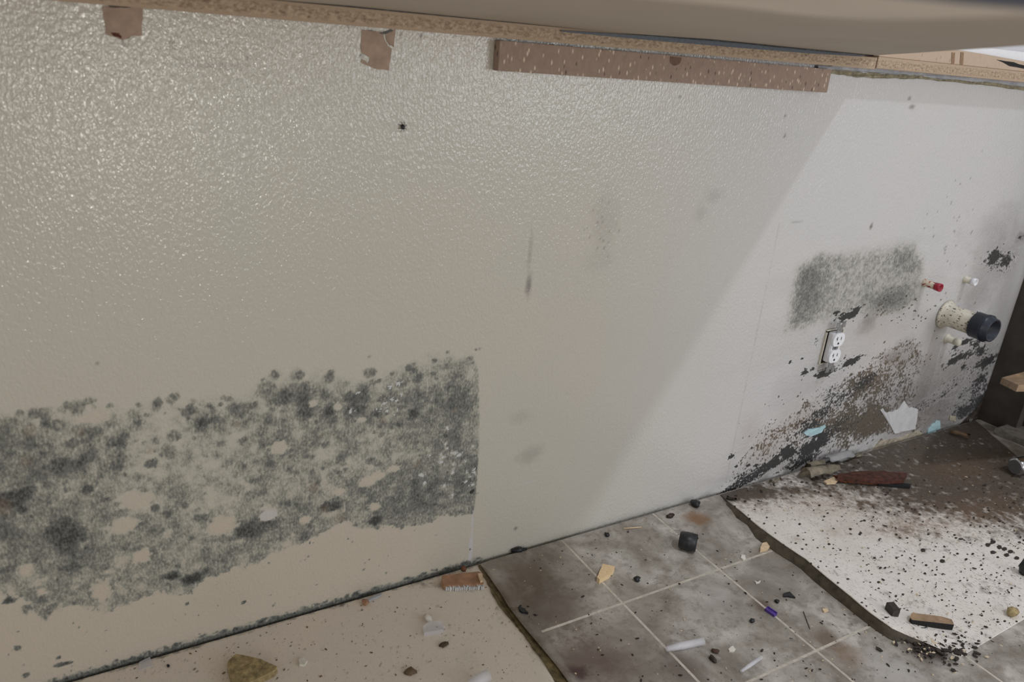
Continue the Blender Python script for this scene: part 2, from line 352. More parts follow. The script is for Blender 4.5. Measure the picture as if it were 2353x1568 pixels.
for i in range(900):
    px = R.uniform(-20, 1098); py = R.uniform(790, 1410)
    tp = np.interp(px, [p[0] for p in left[:14]], [p[1] for p in left[:14]]); bt = np.interp(px, [p[0] for p in lowb], [p[1] for p in lowb])
    if py < tp-10+R.random()*22 or py > bt-6: continue
    near = py-tp < 130
    if not near and R.random() < (.35 if px > 560 else .6): continue
    if px > 980 and R.random() < .3: continue
    r = R.choice((4, 5, 6, 7, 8, 10, 12, 15, 18)) if near else R.choice((3, 4, 5, 6, 7, 9))
    if px > 900: r *= .62
    wblob('mold', px, py, r, r*R.uniform(.75, 1), k=R.uniform(.22, .5), soft=.3+R.random()*.35, wob=.3)
    if R.random() < .12: wblob('mold', px, py, r*.45, k=.35, soft=.4, mode='cut')
for px, py, rx, ry, k in ((152, 1226, 42, 34, .75), (160, 1255, 20, 24, .5), (590, 1212, 50, 22, .6), (560, 1222, 22, 16, .7), (442, 1331, 20, 12, .95), (395, 1324, 20, 10, .85), (762, 1164, 24, 13, .8), (862, 1196, 14, 9, .9),
        (22, 1148, 38, 20, .8), (52, 1172, 14, 8, .8), (60, 1130, 22, 12, .7), (137, 1066, 19, 17, .6), (180, 1068, 17, 15, .5), (205, 1050, 22, 14, .45), (168, 1020, 17, 12, .45), (268, 1070, 15, 10, .5),
        (278, 1022, 11, 8, .7), (347, 1067, 16, 10, .65), (552, 942, 20, 16, .5), (432, 946, 17, 12, .45), (472, 970, 14, 10, .5), (362, 925, 12, 9, .5), (155, 930, 10, 9, .4), (205, 922, 16, 9, .4), (252, 932, 9, 6, .4),
        (692, 912, 18, 14, .5), (707, 946, 15, 14, .65), (757, 945, 15, 13, .7), (690, 862, 12, 9, .4), (632, 860, 10, 12, .5), (830, 912, 18, 16, .5), (803, 914, 14, 14, .55), (828, 940, 11, 10, .6), (950, 953, 10, 14, .75),
        (865, 950, 14, 8, .5), (940, 845, 8, 8, .5), (952, 853, 8, 8, .5), (958, 872, 10, 10, .5), (75, 1100, 28, 14, .35), (100, 1082, 26, 14, .3), (200, 1126, 14, 10, .7), (356, 1166, 12, 9, .6), (383, 1182, 12, 9, .6), (460, 1190, 20, 8, .4),
        (240, 1150, 14, 6, .4), (620, 1065, 10, 8, .5), (640, 1015, 14, 10, .35), (880, 975, 12, 8, .4), (918, 975, 10, 7, .5), (785, 1052, 10, 12, .4), (20, 1380, 14, 8, .9), (60, 1400, 10, 10, .5), (10, 1215, 20, 20, .35),
        (170, 1305, 26, 9, .5), (105, 1410, 13, 14, .4), (120, 1395, 12, 9, .4), (15, 1310, 20, 9, .5)):
    wblob('mold', px, py, rx, ry, k, soft=.4, wob=.5)
for px, py, rx, ry in ((312, 1150, 42, 22), (285, 1207, 34, 18), (508, 1208, 34, 22), (325, 1278, 20, 17), (232, 1358, 22, 22), (868, 1094, 16, 10), (845, 1108, 22, 12), (640, 1030, 22, 16), (905, 1078, 13, 8), (780, 1130, 13, 7),
                       (860, 1165, 12, 9), (60, 1310, 16, 12), (95, 1360, 10, 8), (215, 960, 40, 12), (700, 1195, 12, 8), (720, 928, 10, 8), (775, 935, 10, 9), (830, 965, 10, 6)):
    wblob('mold', px, py, rx, ry, .85, soft=.3, wob=.5, freq=2.5, mode='cut'); wblob('tan', px, py, rx, ry, .5, soft=.2, wob=.5)
for px, py, rx, ry in ((617, 1185, 22, 13),): wblob('mold', px, py, rx, ry, .95, soft=.15, mode='cut'); wblob('white', px, py, rx, ry, .5, soft=.2)
for px, py, r in ((186, 995, 9), (345, 1035, 7), (720, 1120, 12), (738, 1000, 5), (880, 965, 8), (960, 1065, 9), (745, 1170, 9), (780, 1190, 10), (1045, 945, 6), (545, 975, 6), (70, 990, 14), (5, 1165, 20), (60, 1060, 12)):
    wblob('rust', px, py, r, k=.22, soft=.6)
for i in range(46):
    px = R.uniform(960, 1092); py = R.gauss(1085, 38)
    if i < 16: px = R.uniform(800, 935); py = R.uniform(880, 960)
    wblob('gyp', px, py, R.uniform(1.2, 4.5), R.uniform(1.0, 3.5), 1, soft=.3, wob=1.3, freq=3)
    if i > 15: wblob('mold', px, py, 5, k=.4, mode='cut')
wblob('black', 1085, 1130, 5, k=1); wblob('black', 395, 1326, 14, 6, k=.55); wblob('black', 440, 1330, 13, 7, k=.6)
# undercoat below the patch and specks on it
xl = np.clip(C.U, -2, 5); C.c['tan'] += .75*smooth(.30, .10, C.V)*smooth(.70, .35, C.U)*smooth(0, 1, 1)
C.c['tan'] = np.clip(C.c['tan'], 0, 1)
for i in range(100):
    px = R.uniform(0, 1080); bt = np.interp(px, [p[0] for p in lowb], [p[1] for p in lowb]); flo = 1605-px*.285
    py = R.uniform(bt+6, flo); wblob('mold', px, py, R.uniform(1, 3.5), R.uniform(1, 3), R.uniform(.2, .6), soft=.5)
for px, py, rx, ry in ((40, 1490, 10, 6), (140, 1528, 18, 5), (155, 1525, 14, 4), (135, 1512, 6, 4), (60, 1553, 9, 6), (430, 1388, 5, 4), (560, 1385, 6, 4)): wblob('mold', px, py, rx, ry, .7)
for i in range(300):   # growth along the foot of the wall
    px = R.uniform(100, 1110); flo = 1606-px*.2855; wblob('mold', px, flo-R.random()**2*12, R.uniform(3, 9), R.uniform(2, 4), R.uniform(.2, .6), soft=.5)
C.c['mold'] = np.maximum(C.c['mold'], .62*smooth(.008, .001, C.V+.004*(vn(C.U*150, C.V*80, 8)-.5))*smooth(.62, .5, C.U))
C.c['mold'] = np.maximum(C.c['mold'], .20*smooth(.008, .000, C.V+.006*(vn(C.U*150, C.V*80, 8)-.5))*smooth(.5, .6, C.U))
# smudges on the upper wall
for px, py, rx, ry, k in ((1215, 655, 6, 22, .75), (1218, 580, 4, 40, .35), (1195, 960, 22, 14, .16), (1218, 1045, 24, 16, .28), (1390, 510, 26, 60, .16), (1640, 450, 18, 16, .2), (1610, 490, 12, 18, .18), (1380, 600, 30, 22, .10),
                          (480, 150, 90, 8, .22), (185, 122, 10, 7, .3), (285, 97, 7, 8, .7), (395, 100, 5, 6, .6), (568, 137, 3, 4, .9), (967, 83, 4, 4, 1), (920, 78, 3, 5, .8), (830, 128, 4, 6, .8), (800, 65, 4, 4, .8), (1562, 224, 3, 3, .9), (1804, 268, 3, 3, .9), (1803, 313, 3, 4, .9),
                          (2002, 520, 3, 6, 1), (2090, 226, 4, 3, 1), (2095, 246, 6, 5, .8), (1829, 510, 12, 3, .4), (223, 835, 4, 4, .6), (1185, 1215, 4, 4, .8), (848, 820, 4, 3, .6), (1020, 1090, 4, 3, .3), (1102, 802, 4, 3, .5)):
    wblob('smudge', px, py, rx, ry, k, soft=.7, wob=.4)
for i in range(26): wblob('smudge', R.gauss(1395, 22), R.gauss(510, 42), 2, 2, .5)
# paint scrapes
for px, py, rx, ry, k in ((1082, 1262, 4, 34, .9), (1086, 1200, 2, 22, .6), (1215, 1108, 22, 2, .3), (1410, 1196, 26, 3, .4)): wblob('white', px, py, rx, ry, k, soft=.5, wob=.7)
# seams left by the old cabinets
def seam(x0, z0, z1, k): w_ = C.win(x0-.004, x0+.004, z0, z1); C.c['smudge'][w_] += k*np.exp(-((C.U[w_]-x0)/.0016)**2)*vn(C.U[w_]*3, C.V[w_]*60, 3)
seam(1.171, 0.02, .6, .35)
# cooler ambient light towards the right, painted into the wall colour
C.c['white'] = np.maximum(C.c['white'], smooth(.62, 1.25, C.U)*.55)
C.c['white'] = np.maximum(C.c['white'], smooth(.9, .91, C.V)*1.0)
# right-hand growth
cloud = [(1800, 770), (1812, 690), (1835, 610), (1885, 583), (1960, 580), (2060, 562), (2105, 560), (2122, 600), (2118, 660), (2112, 700), (2060, 720), (1990, 725), (1900, 735), (1850, 760)]
w, sd = C.sdf(wpoly(cloud), .06); U, V = C.U[w], C.V[w]; PXg, PYg = project(np.stack([U, np.zeros_like(U), V], -1))
m = smooth(-.022, .03, sd+.02*(fbm(U*30, V*30, 6)-.5)); g = .26+.5*(fbm(U*120, V*120, 7)-.5)+bump2(1860, 650, 34, 60, .38)+bump2(2085, 590, 40, 40, .20)+bump2(1900, 590, 50, 20, .16)+bump2(1830, 720, 30, 40, .16)
C.c['mold'][w] = np.maximum(C.c['mold'][w], np.clip(g, 0, .8)*m)
for px, py, rx, ry, k in ((2045, 690, 45, 26, .30), (2050, 680, 80, 50, .20), (1960, 640, 120, 60, .18), (2290, 530, 44, 44, .30), (2255, 640, 34, 60, .25), (2290, 600, 40, 40, .4), (2150, 900, 110, 80, .5), (2010, 930, 120, 60, .35), (1820, 1060, 90, 30, .4), (2180, 960, 90, 40, .5), (2070, 820, 26, 26, .55), (2045, 820, 18, 12, .5),
                          (1995, 740, 16, 24, .5), (2000, 730, 12, 12, .4), (2110, 940, 60, 40, .55), (2200, 900, 60, 80, .35), (2220, 960, 60, 30, .5), (2240, 680, 24, 30, .28), (2330, 600, 20, 120, .25), (2275, 800, 26, 120, .35), (1880, 900, 70, 60, .2), (1760, 1040, 60, 50, .2),
                          (1900, 780, 110, 60, .14), (2345, 545, 8, 8, .7), (2140, 820, 40, 60, .2), (2040, 690, 40, 20, .3)):
    wblob('smudge', px, py, rx, ry, k, soft=.8, wob=.5)
for px, py, rx, ry, k, a in ((1945, 727, 22, 10, 1, .3), (1965, 718, 10, 8, 1, .6), (1922, 719, 8, 6, .9, 0), (1962, 828, 18, 7, 1, .5), (1950, 832, 12, 8, .9, 0), (1893, 858, 18, 9, 1, .2), (1910, 850, 10, 8, .8, 0), (1849, 856, 8, 7, 1, 0), (1868, 849, 5, 4, .9, 0),
                             (1815, 833, 4, 5, 1, 0), (1843, 825, 4, 2, 1, 0), (1875, 785, 6, 14, .55, 0), (1990, 728, 5, 5, .6, 0), (2285, 590, 15, 17, .9, 0), (2312, 600, 15, 17, .8, 0), (2280, 608, 22, 10, .5, 0), (2345, 545, 5, 5, .8, 0),
                             (2200, 795, 12, 8, .9, .6), (2192, 828, 20, 9, 1, .5), (2225, 815, 14, 12, .7, .5), (2255, 805, 12, 14, .9, 0), (2268, 832, 14, 13, 1, 0), (2222, 785, 12, 8, .9, 0), (2240, 845, 16, 14, .5, 0), (2252, 872, 18, 12, .7, .5),
                             (2213, 844, 5, 6, .9, 0), (2285, 818, 9, 14, .6, 0), (2245, 790, 8, 9, .8, 0), (2215, 905, 20, 14, .5, .5), (2255, 925, 14, 26, .6, 0), (2205, 950, 26, 18, .6, 0), (1808, 1042, 22, 16, .95, .2), (1785, 1058, 18, 12, .9, .2), (1850, 1062, 40, 10, .5, .2), (1880, 1015, 20, 18, .8, .2), (1762, 1072, 14, 8, .7, 0), (1700, 1112, 60, 9, .8, .3), (1900, 1000, 60, 22, .6, .5), (1960, 900, 60, 20, .55, .6), (2240, 930, 30, 40, .6, .5), (2195, 880, 26, 16, .5, .5), (1858, 1032, 20, 14, .85, .2),
                             (1885, 960, 30, 20, .6, .5), (1850, 985, 30, 14, .55, .5), (1680, 1050, 7, 6, .9, 0), (1692, 1072, 4, 4, .9, 0), (1720, 1070, 5, 4, 1, 0), (1738, 1070, 6, 4, .9, 0), (2055, 905, 30, 14, .5, .4), (1990, 870, 18, 14, .5, 0),
                             (1760, 985, 20, 16, .45, 0), (1700, 1095, 30, 10, .5, .3), (1750, 1080, 40, 10, .6, .3), (1840, 1060, 40, 12, .6, .3), (2110, 935, 46, 14, .55, .3), (1900, 905, 40, 26, .45, .5), (2265, 965, 20, 30, 1, .3), (2280, 900, 9, 40, 1.1, 0)):  # last two blobs paint the dark inside of the corner hole
    wblob('black', px, py, rx, ry, k, soft=.6, wob=.9, ang=a*.6, freq=2.6)
for i in range(160): wblob('black', R.uniform(1740, 2300), R.uniform(700, 1080), R.uniform(1.5, 4.5), R.uniform(2, 6), R.uniform(.4, .9), soft=.5, wob=.8, mode='cut')
band = [(1850, 905), (1905, 875), (1960, 850), (2020, 800), (2110, 760), (2130, 800), (2120, 870), (2100, 930), (2150, 950), (2110, 1000), (2020, 1010), (1960, 1040), (1900, 1050), (1780, 1085), (1660, 1125), (1680, 1070), (1730, 1000), (1800, 960), (1840, 930)]
w, sd = C.sdf(wpoly(band), .06); U, V = C.U[w], C.V[w]; PXg, PYg = project(np.stack([U, np.zeros_like(U), V], -1))
m = smooth(-.015, .03, sd+.04*(fbm(U*30, V*30, 16)-.5)); g = .40+.45*(fbm(U*40, V*40, 17)-.5)+.6*(fbm(U*150, V*150, 19)-.5)+bump2(1985, 880, 60, 34, .30)+bump2(1940, 975, 90, 34, .26)+bump2(2010, 970, 50, 40, .24)+bump2(2060, 720, 60, 40, .05)-bump2(1905, 910, 26, 20, .2)
C.c['brown'][w] = np.maximum(C.c['brown'][w], np.clip(g, 0, .95)*m)
for i in range(300):
    px = R.uniform(1690, 2300); py = R.uniform(700, 1110); line = 700+(2120-px)*.62
    if py < line or (px-1650)*-.27+1140 < py: continue
    if 1840 < px < 1900 and py < 860: continue
    wblob(R.choice(('black', 'brown')), px, py, R.uniform(1, 3.2), R.uniform(1, 3.2), R.uniform(.6, .95), soft=.4, ang=.6)
for i in range(36): wblob('smudge', R.gauss(2195, 40), R.gauss(520, 70), R.uniform(1, 2), R.uniform(1.2, 3), .7)
for i in range(90): wblob('brown', R.gauss(2060, 45), R.gauss(705, 18)-0, R.uniform(1, 3), R.uniform(1, 3), .7, soft=.5)
wblob('mold', 2045, 692, 44, 22, .45, soft=.8)
for px, py, rx, ry, k in ((1850, 960, 60, 26, .16), (1760, 1020, 40, 30, .15), (2010, 760, 50, 30, .12), (2030, 830, 50, 50, .14), (1720, 985, 20, 30, .14), (2130, 800, 40, 40, .10), (2100, 970, 40, 20, .12)): wblob('rust', px, py, rx, ry, k, soft=.8)
G = {'mold': ['mold', 'black', 'smudge'], 'stain': ['brown', 'gyp', 'rust'], 'wear_and_light': ['white', None, 'tan']}
def wall_fn(U, V):
    cave = .004*smooth(.02, 0, V)*smooth(1.0, 1.2, U)*(vn(U*60, V*40, 2)-.5)
    return U, -cave+0*U, V
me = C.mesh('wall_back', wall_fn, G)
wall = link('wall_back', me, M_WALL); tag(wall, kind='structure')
wall.data.flip_normals() if wall.data.polygons[0].normal.y > 0 else None
core = bmesh.new(); box(core, (-1.2, .002, -.05), (2.2, .11, 2.4)); bm_obj('plasterboard_core', core, M_PAPER2, wall)

# ------------------------------------------------------------------ floor
xs = np.concatenate([np.arange(-1.4, -.2, .1), np.arange(-.2, 1.0, .003), np.arange(1.0, 2.9, .1)])
ys = np.concatenate([np.arange(-3.4, -.8, .1), np.arange(-.8, -.0075, .003), [-.0075]])
FC = Canvas(xs, ys, ['dirt', 'black', 'brown'])
def fblob(c, ch, px, py, rx, ry=None, k=1., z=0, **kw):
    p = F(px, py, z); q = F(px+4, py, z); s = F(px, py+4, z)
    c.blob(ch, p.x, p.y, rx*(q-p).length/4, (ry or rx)*(s-p).length/4, k, ang=math.atan2((q-p).y, (q-p).x), **kw)
for i in range(760):
    px = R.uniform(100, 1300); py = R.uniform(1310, 1568); fblob(FC, R.choice(('dirt', 'dirt', 'brown')), px, py, R.uniform(1, 3.2), R.uniform(1, 2.6), R.uniform(.25, .75), soft=.6)
for px, py, rx, ry, k in ((1160, 1400, 30, 40, .25), (430, 1540, 120, 20, .12), (1000, 1345, 90, 8, .4), (760, 1395, 60, 6, .3), (1240, 1500, 50, 30, .2)): fblob(FC, 'dirt', px, py, rx, ry, k, soft=.9)
FC.c['dirt'] = np.maximum(FC.c['dirt'], .55*smooth(-.016, -.007, FC.V+.006*(vn(FC.U*90, FC.V*90, 5)-.5)))
M_FLOOR = mat_floor('painted_subfloor', srgb(232, 221, 208), srgb(226, 218, 207), srgb(104, 98, 86))
fm = FC.mesh('floor', lambda U, V: (U, V, 0*U), {'dirt': ['dirt', 'black', 'brown']}); floor = link('floor', fm, M_FLOOR); tag(floor, kind='structure')
b = bmesh.new(); box(b, (-1.4, -3.4, -.06), (2.9, .1, -.012)); bm_obj('slab', b, M_DARK, floor)

# ------------------------------------------------------------------ vinyl sheet and its tiles
outl = [(1103, 1297), (1122, 1322), (1150, 1362), (1168, 1392), (1192, 1424), (1215, 1452), (1250, 1494), (1280, 1530), (1308, 1568)]
lp = [F(*p, .003) for p in outl]; d = (lp[-1]-lp[-3]).normalized(); last = lp[-1]+d*.5
OUT = [(v.x, v.y) for v in lp]+[(last.x, last.y), (last.x, -1.6), (2.12, -1.6), (2.12, -.009), (lp[0].x+.02, -.009)]
def clip(poly, x0, x1, y0, y1):
    for ax, lim, sg in ((0, x0, 1), (0, x1, -1), (1, y0, 1), (1, y1, -1)):
        res = []
        for i, p in enumerate(poly):
            q = poly[i-1]; ip = (p[ax]-lim)*sg >= 0; iq = (q[ax]-lim)*sg >= 0
            if ip != iq: t = (lim-q[ax])/(p[ax]-q[ax]); res.append((q[0]+t*(p[0]-q[0]), q[1]+t*(p[1]-q[1])))
            if ip: res.append(p)
        poly = res
        if not poly: return []
    return poly
vin = empty('vinyl_flooring', (1.3, -.6, 0), 'grey brown stone pattern vinyl flooring squares with pale joints, dirty and lifting at its left edge', 'flooring')
b = bmesh.new(); prism(b, [Vector((x, y, .0002)) for x, y in OUT], (0, 0, .0027)); bm_obj('backing', b, M_JOINT, vin)
T = .2225; g = .0026
for i in range(-2, 8):
    for j in range(-7, 1):
        x0 = .741+T*i; y0 = -.2023+T*j; P_ = clip(OUT, x0+g, x0+T-g, y0+g, y0+T-g)
        if len(P_) < 3: continue
        b = bmesh.new(); prism(b, [Vector((x, y, .0020)) for x, y in P_], (0, 0, .0013)); o = bm_obj('tile', b, M_TILE, vin)
# ragged glue edge left of the sheet
gl = [(1098, 1300), (1118, 1335), (1134, 1372), (1160, 1410), (1185, 1440), (1205, 1462), (1222, 1490), (1256, 1535), (1280, 1580)]
b = bmesh.new(); prism(b, ragged([F(*p, .0005) for p in gl], 4, .0015, 3)[:-4]+[F(x+6, y+2, .0005) for x, y in outl[::-1]], (0, 0, .0012)); bm_obj('glue_line', b, M_OLIVE, vin)
# lifted lip of the sheet
b = bmesh.new(); A = []; 
for k, (x, y) in enumerate(outl+[(1345, 1612)]):
    z = .003+.004*math.sin(min(1, k/4)*1.57); p = F(x, y, z); q = F(x+26, y-4, .0036); A.append((b.verts.new(p), b.verts.new(p.lerp(q, .5)+Vector((0, 0, -.0006))), b.verts.new(q), b.verts.new(p-Vector((0, 0, .0016))), b.verts.new(q-Vector((0, 0, .002)))))
for p, q in zip(A, A[1:]):
    for i, j in ((0, 1), (1, 2), (3, 0), (2, 4), (4, 3)): b.faces.new((p[i], p[j], q[j], q[i]))
bm_obj('lifted_edge', b, M_TILE, vin, True)

# ------------------------------------------------------------------ white curled sheet under the sink
ed = [(1655, 1138), (1672, 1152), (1700, 1174), (1745, 1212), (1800, 1252), (1850, 1285), (1900, 1328), (1950, 1368), (2000, 1410), (2050, 1446), (2085, 1462), (2125, 1478), (2165, 1495), (2205, 1512)]
zh = [.004, .008, .013, .018, .020, .021, .022, .023, .022, .018, .012, .007, .004, .004]
EP = [F(x, y, z) for (x, y), z in zip(ed, zh)]; t_ = np.linspace(0, 1, len(EP)); NU, NV = 380, 320
uu = np.linspace(0, 1, NU); vv = np.linspace(0, 1, NV)
ex = np.interp(vv, t_, [p.x for p in EP]); ey = np.interp(vv, t_, [p.y for p in EP]); ez = np.interp(vv, t_, [p.z for p in EP])
cor = F(2210, 1510, .004); rgt = F(2420, 1385, .004); dr = rgt-cor
farx = cor.x+.62; fary = cor.y + dr.y/dr.x*.62
rx = np.interp(vv, [0, 1], [2.10, farx]); ry = np.interp(vv, [0, 1], [-.012, fary]); ey[0] = min(ey[0], -.012)
ey = np.minimum(ey, -.010)
UU, VV = np.meshgrid(uu, vv); wu = UU**1.0
X = ex[:, None]*(1-wu)+rx[:, None]*wu; Y = ey[:, None]*(1-wu)+ry[:, None]*wu
dist = np.hypot(X-ex[:, None], Y-ey[:, None])
Z = .0042+(ez[:, None]-.004)*np.exp(-(dist/.055)**1.5)+.0012*fbm(X*30, Y*30, 4)+.0008*fbm(X*9, Y*9, 44)
SH = Canvas(uu, vv, ['dirt', 'black', 'brown']); PXg, PYg = project(np.stack([X, Y, Z], -1))
tl = np.interp(PXg, [1650, 1700, 1800, 1900, 2000, 2100, 2200, 2353, 2500], [1150, 1150, 1135, 1150, 1180, 1215, 1225, 1235, 1250])
g = smooth(75, -90, PYg-tl+60*(fbm(X*14, Y*14, 9)-.5))*(.66+.55*(fbm(X*45, Y*45, 12)-.5)+.6*(fbm(X*120, Y*120, 13)-.5))
g += .30*smooth(0, -110, PYg-tl)*smooth(1850, 2100, PXg)
g += .16*smooth(.45, .75, fbm(X*60, Y*60, 71))+.22*smooth(.60, .78, fbm(X*26, Y*26, 72))
SH.c['dirt'] = np.clip(g, 0, 1)
bb = lambda cx, cy, a_, b_, k: k*np.exp(-((PXg-cx)/a_)**2-((PYg-cy)/b_)**2)
SH.c['dirt'] += bb(2280, 1350, 60, 26, .35)*(.4+fbm(X*70, Y*70, 8))+bb(2110, 1490, 60, 22, .5)+bb(1690, 1140, 60, 12, .8)+bb(2250, 1480, 60, 30, .25)+bb(1760, 1130, 120, 12, .5)
SH.c['brown'] = np.clip(bb(1900, 1160, 130, 34, .45)+bb(2060, 1215, 130, 26, .5)+bb(1915, 1225, 22, 12, .3)+bb(1830, 1240, 14, 8, .5)+bb(2240, 1180, 140, 40, .35)+bb(2200, 1080, 100, 30, .3)+bb(2090, 1470, 50, 20, .4)+bb(1700, 1160, 60, 14, .25), 0, .8)*(.5+.8*fbm(X*50, Y*50, 31))
def shspot(ch, px, py, rx_, ry_, k):
    d2 = np.hypot((PXg-px)/rx_, (PYg-py)/ry_); m_ = smooth(1.3, .6, d2)*k; SH.c[ch] = np.maximum(SH.c[ch], m_)
PXf = PXg; 
for i in range(900):
    px = R.uniform(1680, 2380); py = R.uniform(1090, 1500); iy = np.interp(px, [p[0] for p in ed], [p[1] for p in ed])
    if py > iy: continue
    shspot_win = None
    j, k_ = divmod(int(np.argmin((PXg[::8, ::8]-px)**2+(PYg[::8, ::8]-py)**2)), PXg[::8, ::8].shape[1]); j *= 8; k_ *= 8
    sl = (slice(max(0, j-14), j+15), slice(max(0, k_-14), k_+15)); rr = R.choice((1, 1.4, 1.8, 2.2, 2.8))
    d2 = np.hypot((PXg[sl]-px)/rr/1.4, (PYg[sl]-py)/rr); SH.c['black'][sl] = np.maximum(SH.c['black'][sl], smooth(1.4, .6, d2)*R.uniform(.5, .95))
for px, py in ((2282, 1246), (2270, 1253), (2296, 1258), (2308, 1262), (2322, 1268), (2336, 1283), (2281, 1270), (2313, 1276), (2165, 1290), (2121, 1265)): shspot('black', px, py, 7, 5, .8)
M_SHEET = mat_floor('old_white_sheet', srgb(236, 232, 228), srgb(214, 207, 199), srgb(76, 66, 58), .8)
me = SH.mesh('curled_sheet', lambda U, V: (X, Y, Z), {'dirt': ['dirt', 'black', 'brown']})
sheet = link('curled_sheet', me, M_SHEET); tag(sheet, 'large off-white old flooring sheet under the pipes, front edge curled up, blackened towards the wall', 'flooring')
if me.polygons[0].normal.z < 0: me.flip_normals()
md = sheet.modifiers.new('thickness', 'SOLIDIFY'); md.thickness = .0016; md.offset = -1

b = bmesh.new(); prev = None; r_ = random.Random(9)
for k in range(1, 12):
    for f_ in ((0, .5) if k < 11 else (0,)):
        (x, y), (x2, y2) = ed[k], ed[min(k+1, 13)]; x += (x2-x)*f_; y += (y2-y)*f_; z = zh[k]+(zh[min(k+1, 13)]-zh[k])*f_
        wd_ = min(1, k/3, (11.5-k)/3)*24; top = F(x, y, z)+Vector((.001, 0, -.0005)); bot = F(x-wd_*.35+r_.uniform(-2, 2), y+wd_+r_.uniform(-2, 2), .0042)
        cur = [b.verts.new(top), b.verts.new(top.lerp(bot, .5)+Vector((-.0012, 0, .0006))), b.verts.new(bot)]
        if prev:
            for i in (0, 1): b.faces.new((prev[i], prev[i+1], cur[i+1], cur[i]))
        prev = cur
bm_obj('folded_edge', b, plain('brown_backing', srgb(84, 75, 62), .75, var=.25, sc=60), sheet, True)['label'] = 'brown backing of the curled edge'
# ------------------------------------------------------------------ counter, rail and boards at the top
def slab_px(name, top, bottom, y0, y1, mat, parent=None, n=3, amp=.0):
    """board standing at the wall between two pixel lines on plane y0, going back to y1"""
    b = bmesh.new(); P_ = [W(x, y, y0) for x, y in top]+[W(x, y, y0) for x, y in bottom[::-1]]
    prism(b, ragged(P_, n, amp, 2) if amp else P_, (0, y1-y0, 0)); return bm_obj(name, b, mat, parent)
b = bmesh.new(); box(b, (-1.0, -.030, .8815), (1.302, -.001, .9015)); rail = bm_obj('counter_rail', b, M_EDGE, bevel=.0006)
tag(rail, 'long raw particle board edge running along wall under the taupe counter', 'board')
b = bmesh.new(); P_ = [W(2019, 131, -.031), W(2140, 143, -.031), W(2353, 160, -.031)]; zt = .9015
prism(b, [Vector((1.304, -.031, .8835)), Vector((2.12, -.031, .8785)), Vector((2.12, -.031, .8995)), Vector((1.304, -.031, .9035))], (0, .030, 0)); r2 = bm_obj('counter_rail', b, M_EDGE, bevel=.0006)
tag(r2, 'short particle board rail at top right, past the joint, lit by daylight', 'board')
top_ = [W(1990, 96, -.027), W(2190, 113, -.027), W(2265, 125, -.027), W(2353, 141, -.027), W(2450, 158, -.027)]; bz = .904
b = bmesh.new(); pts = [Vector((p.x, -.027, min(p.z, .99))) for p in top_]
pts[0].x = max(pts[0].x, 1.31)
prism(b, pts+[Vector((pts[-1].x, -.027, bz-.003)), Vector((pts[0].x, -.027, bz))], (0, .012, 0))
bsb = bm_obj('backsplash_board', b, M_BUILD); tag(bsb, 'pale tan broken backsplash board above the right rail with brown drip marks', 'board')
b = bmesh.new(); prism(b, ragged([W(2290, 137, -.0275), W(2330, 143, -.0275), W(2353, 150, -.0275), W(2390, 160, -.0275), W(2353, 158, -.0275), W(2320, 152, -.0275)], 2, .001, 3), (0, .001, 0)); bm_obj('split', b, M_DARK, bsb)
# window over the sink
win = empty('window_1', (1.75, -.004, 1.3), None, None); win['kind'] = 'structure'
t = NT('window_daylight'); t.b.inputs['Emission Color'].default_value = (.80, .87, 1.0, 1); t.b.inputs['Emission Strength'].default_value = .95; M_WIN = t.out(srgb(235, 240, 250), .3)
b = bmesh.new(); box(b, (1.25, -.003, .965), (2.09, -.001, 1.9)); bm_obj('pane', b, M_WIN, win)
b = bmesh.new()
for a, c in (((1.20, .915), (2.13, .94)), ((1.20, 1.9), (2.13, 1.94)), ((1.20, .94), (1.24, 1.9)), ((2.09, .94), (2.13, 1.9))): box(b, (a[0], -.012, a[1]), (c[0], -.0005, c[1]))
bm_obj('frame', b, M_WHITE, win)
for dx in (2191, 2211):
    b = bmesh.new(); prism(b, ragged([W(dx-4, 120, -.0275), W(dx+4, 121, -.0275), W(dx+1, 151, -.0275), W(dx-5, 150, -.0275)], 3, .0006, dx), (0, .0006, 0)); bm_obj('drip', b, plain('drip_brown', srgb(150, 122, 96), .8), bsb)
# cleat
b = bmesh.new(); c0 = W(1152, 95, -.016); c1 = W(1152, 165, -.016); c2 = W(1897, 157, -.016); c3 = W(1887, 213, -.016)
prism(b, [Vector((.532, -.016, .8785)), Vector((1.205, -.016, .8755)), Vector((1.205, -.016, .8360)), Vector((.532, -.016, .8395))], (0, .0155, 0)); cle = bm_obj('wall_cleat', b, M_CHIP, bevel=.0005)
tag(cle, 'reddish brown particle board cleat screwed flat to the wall beneath the rail', 'board')
n0 = W(1552, 140, -.0165); b = bmesh.new(); pts = []
for k in range(9): a = math.pi*k/8; pts.append(Vector((n0.x+.0115*math.cos(a), -.0164, n0.z+.002-.009*math.sin(a))))
prism(b, pts[::-1]+[Vector((n0.x+.0115, -.0164, .8752)), Vector((n0.x-.0115, -.0164, .8755))], (0, .0006, 0)); bm_obj('notch', b, plain('notch_face', srgb(120, 96, 82), .9), cle)
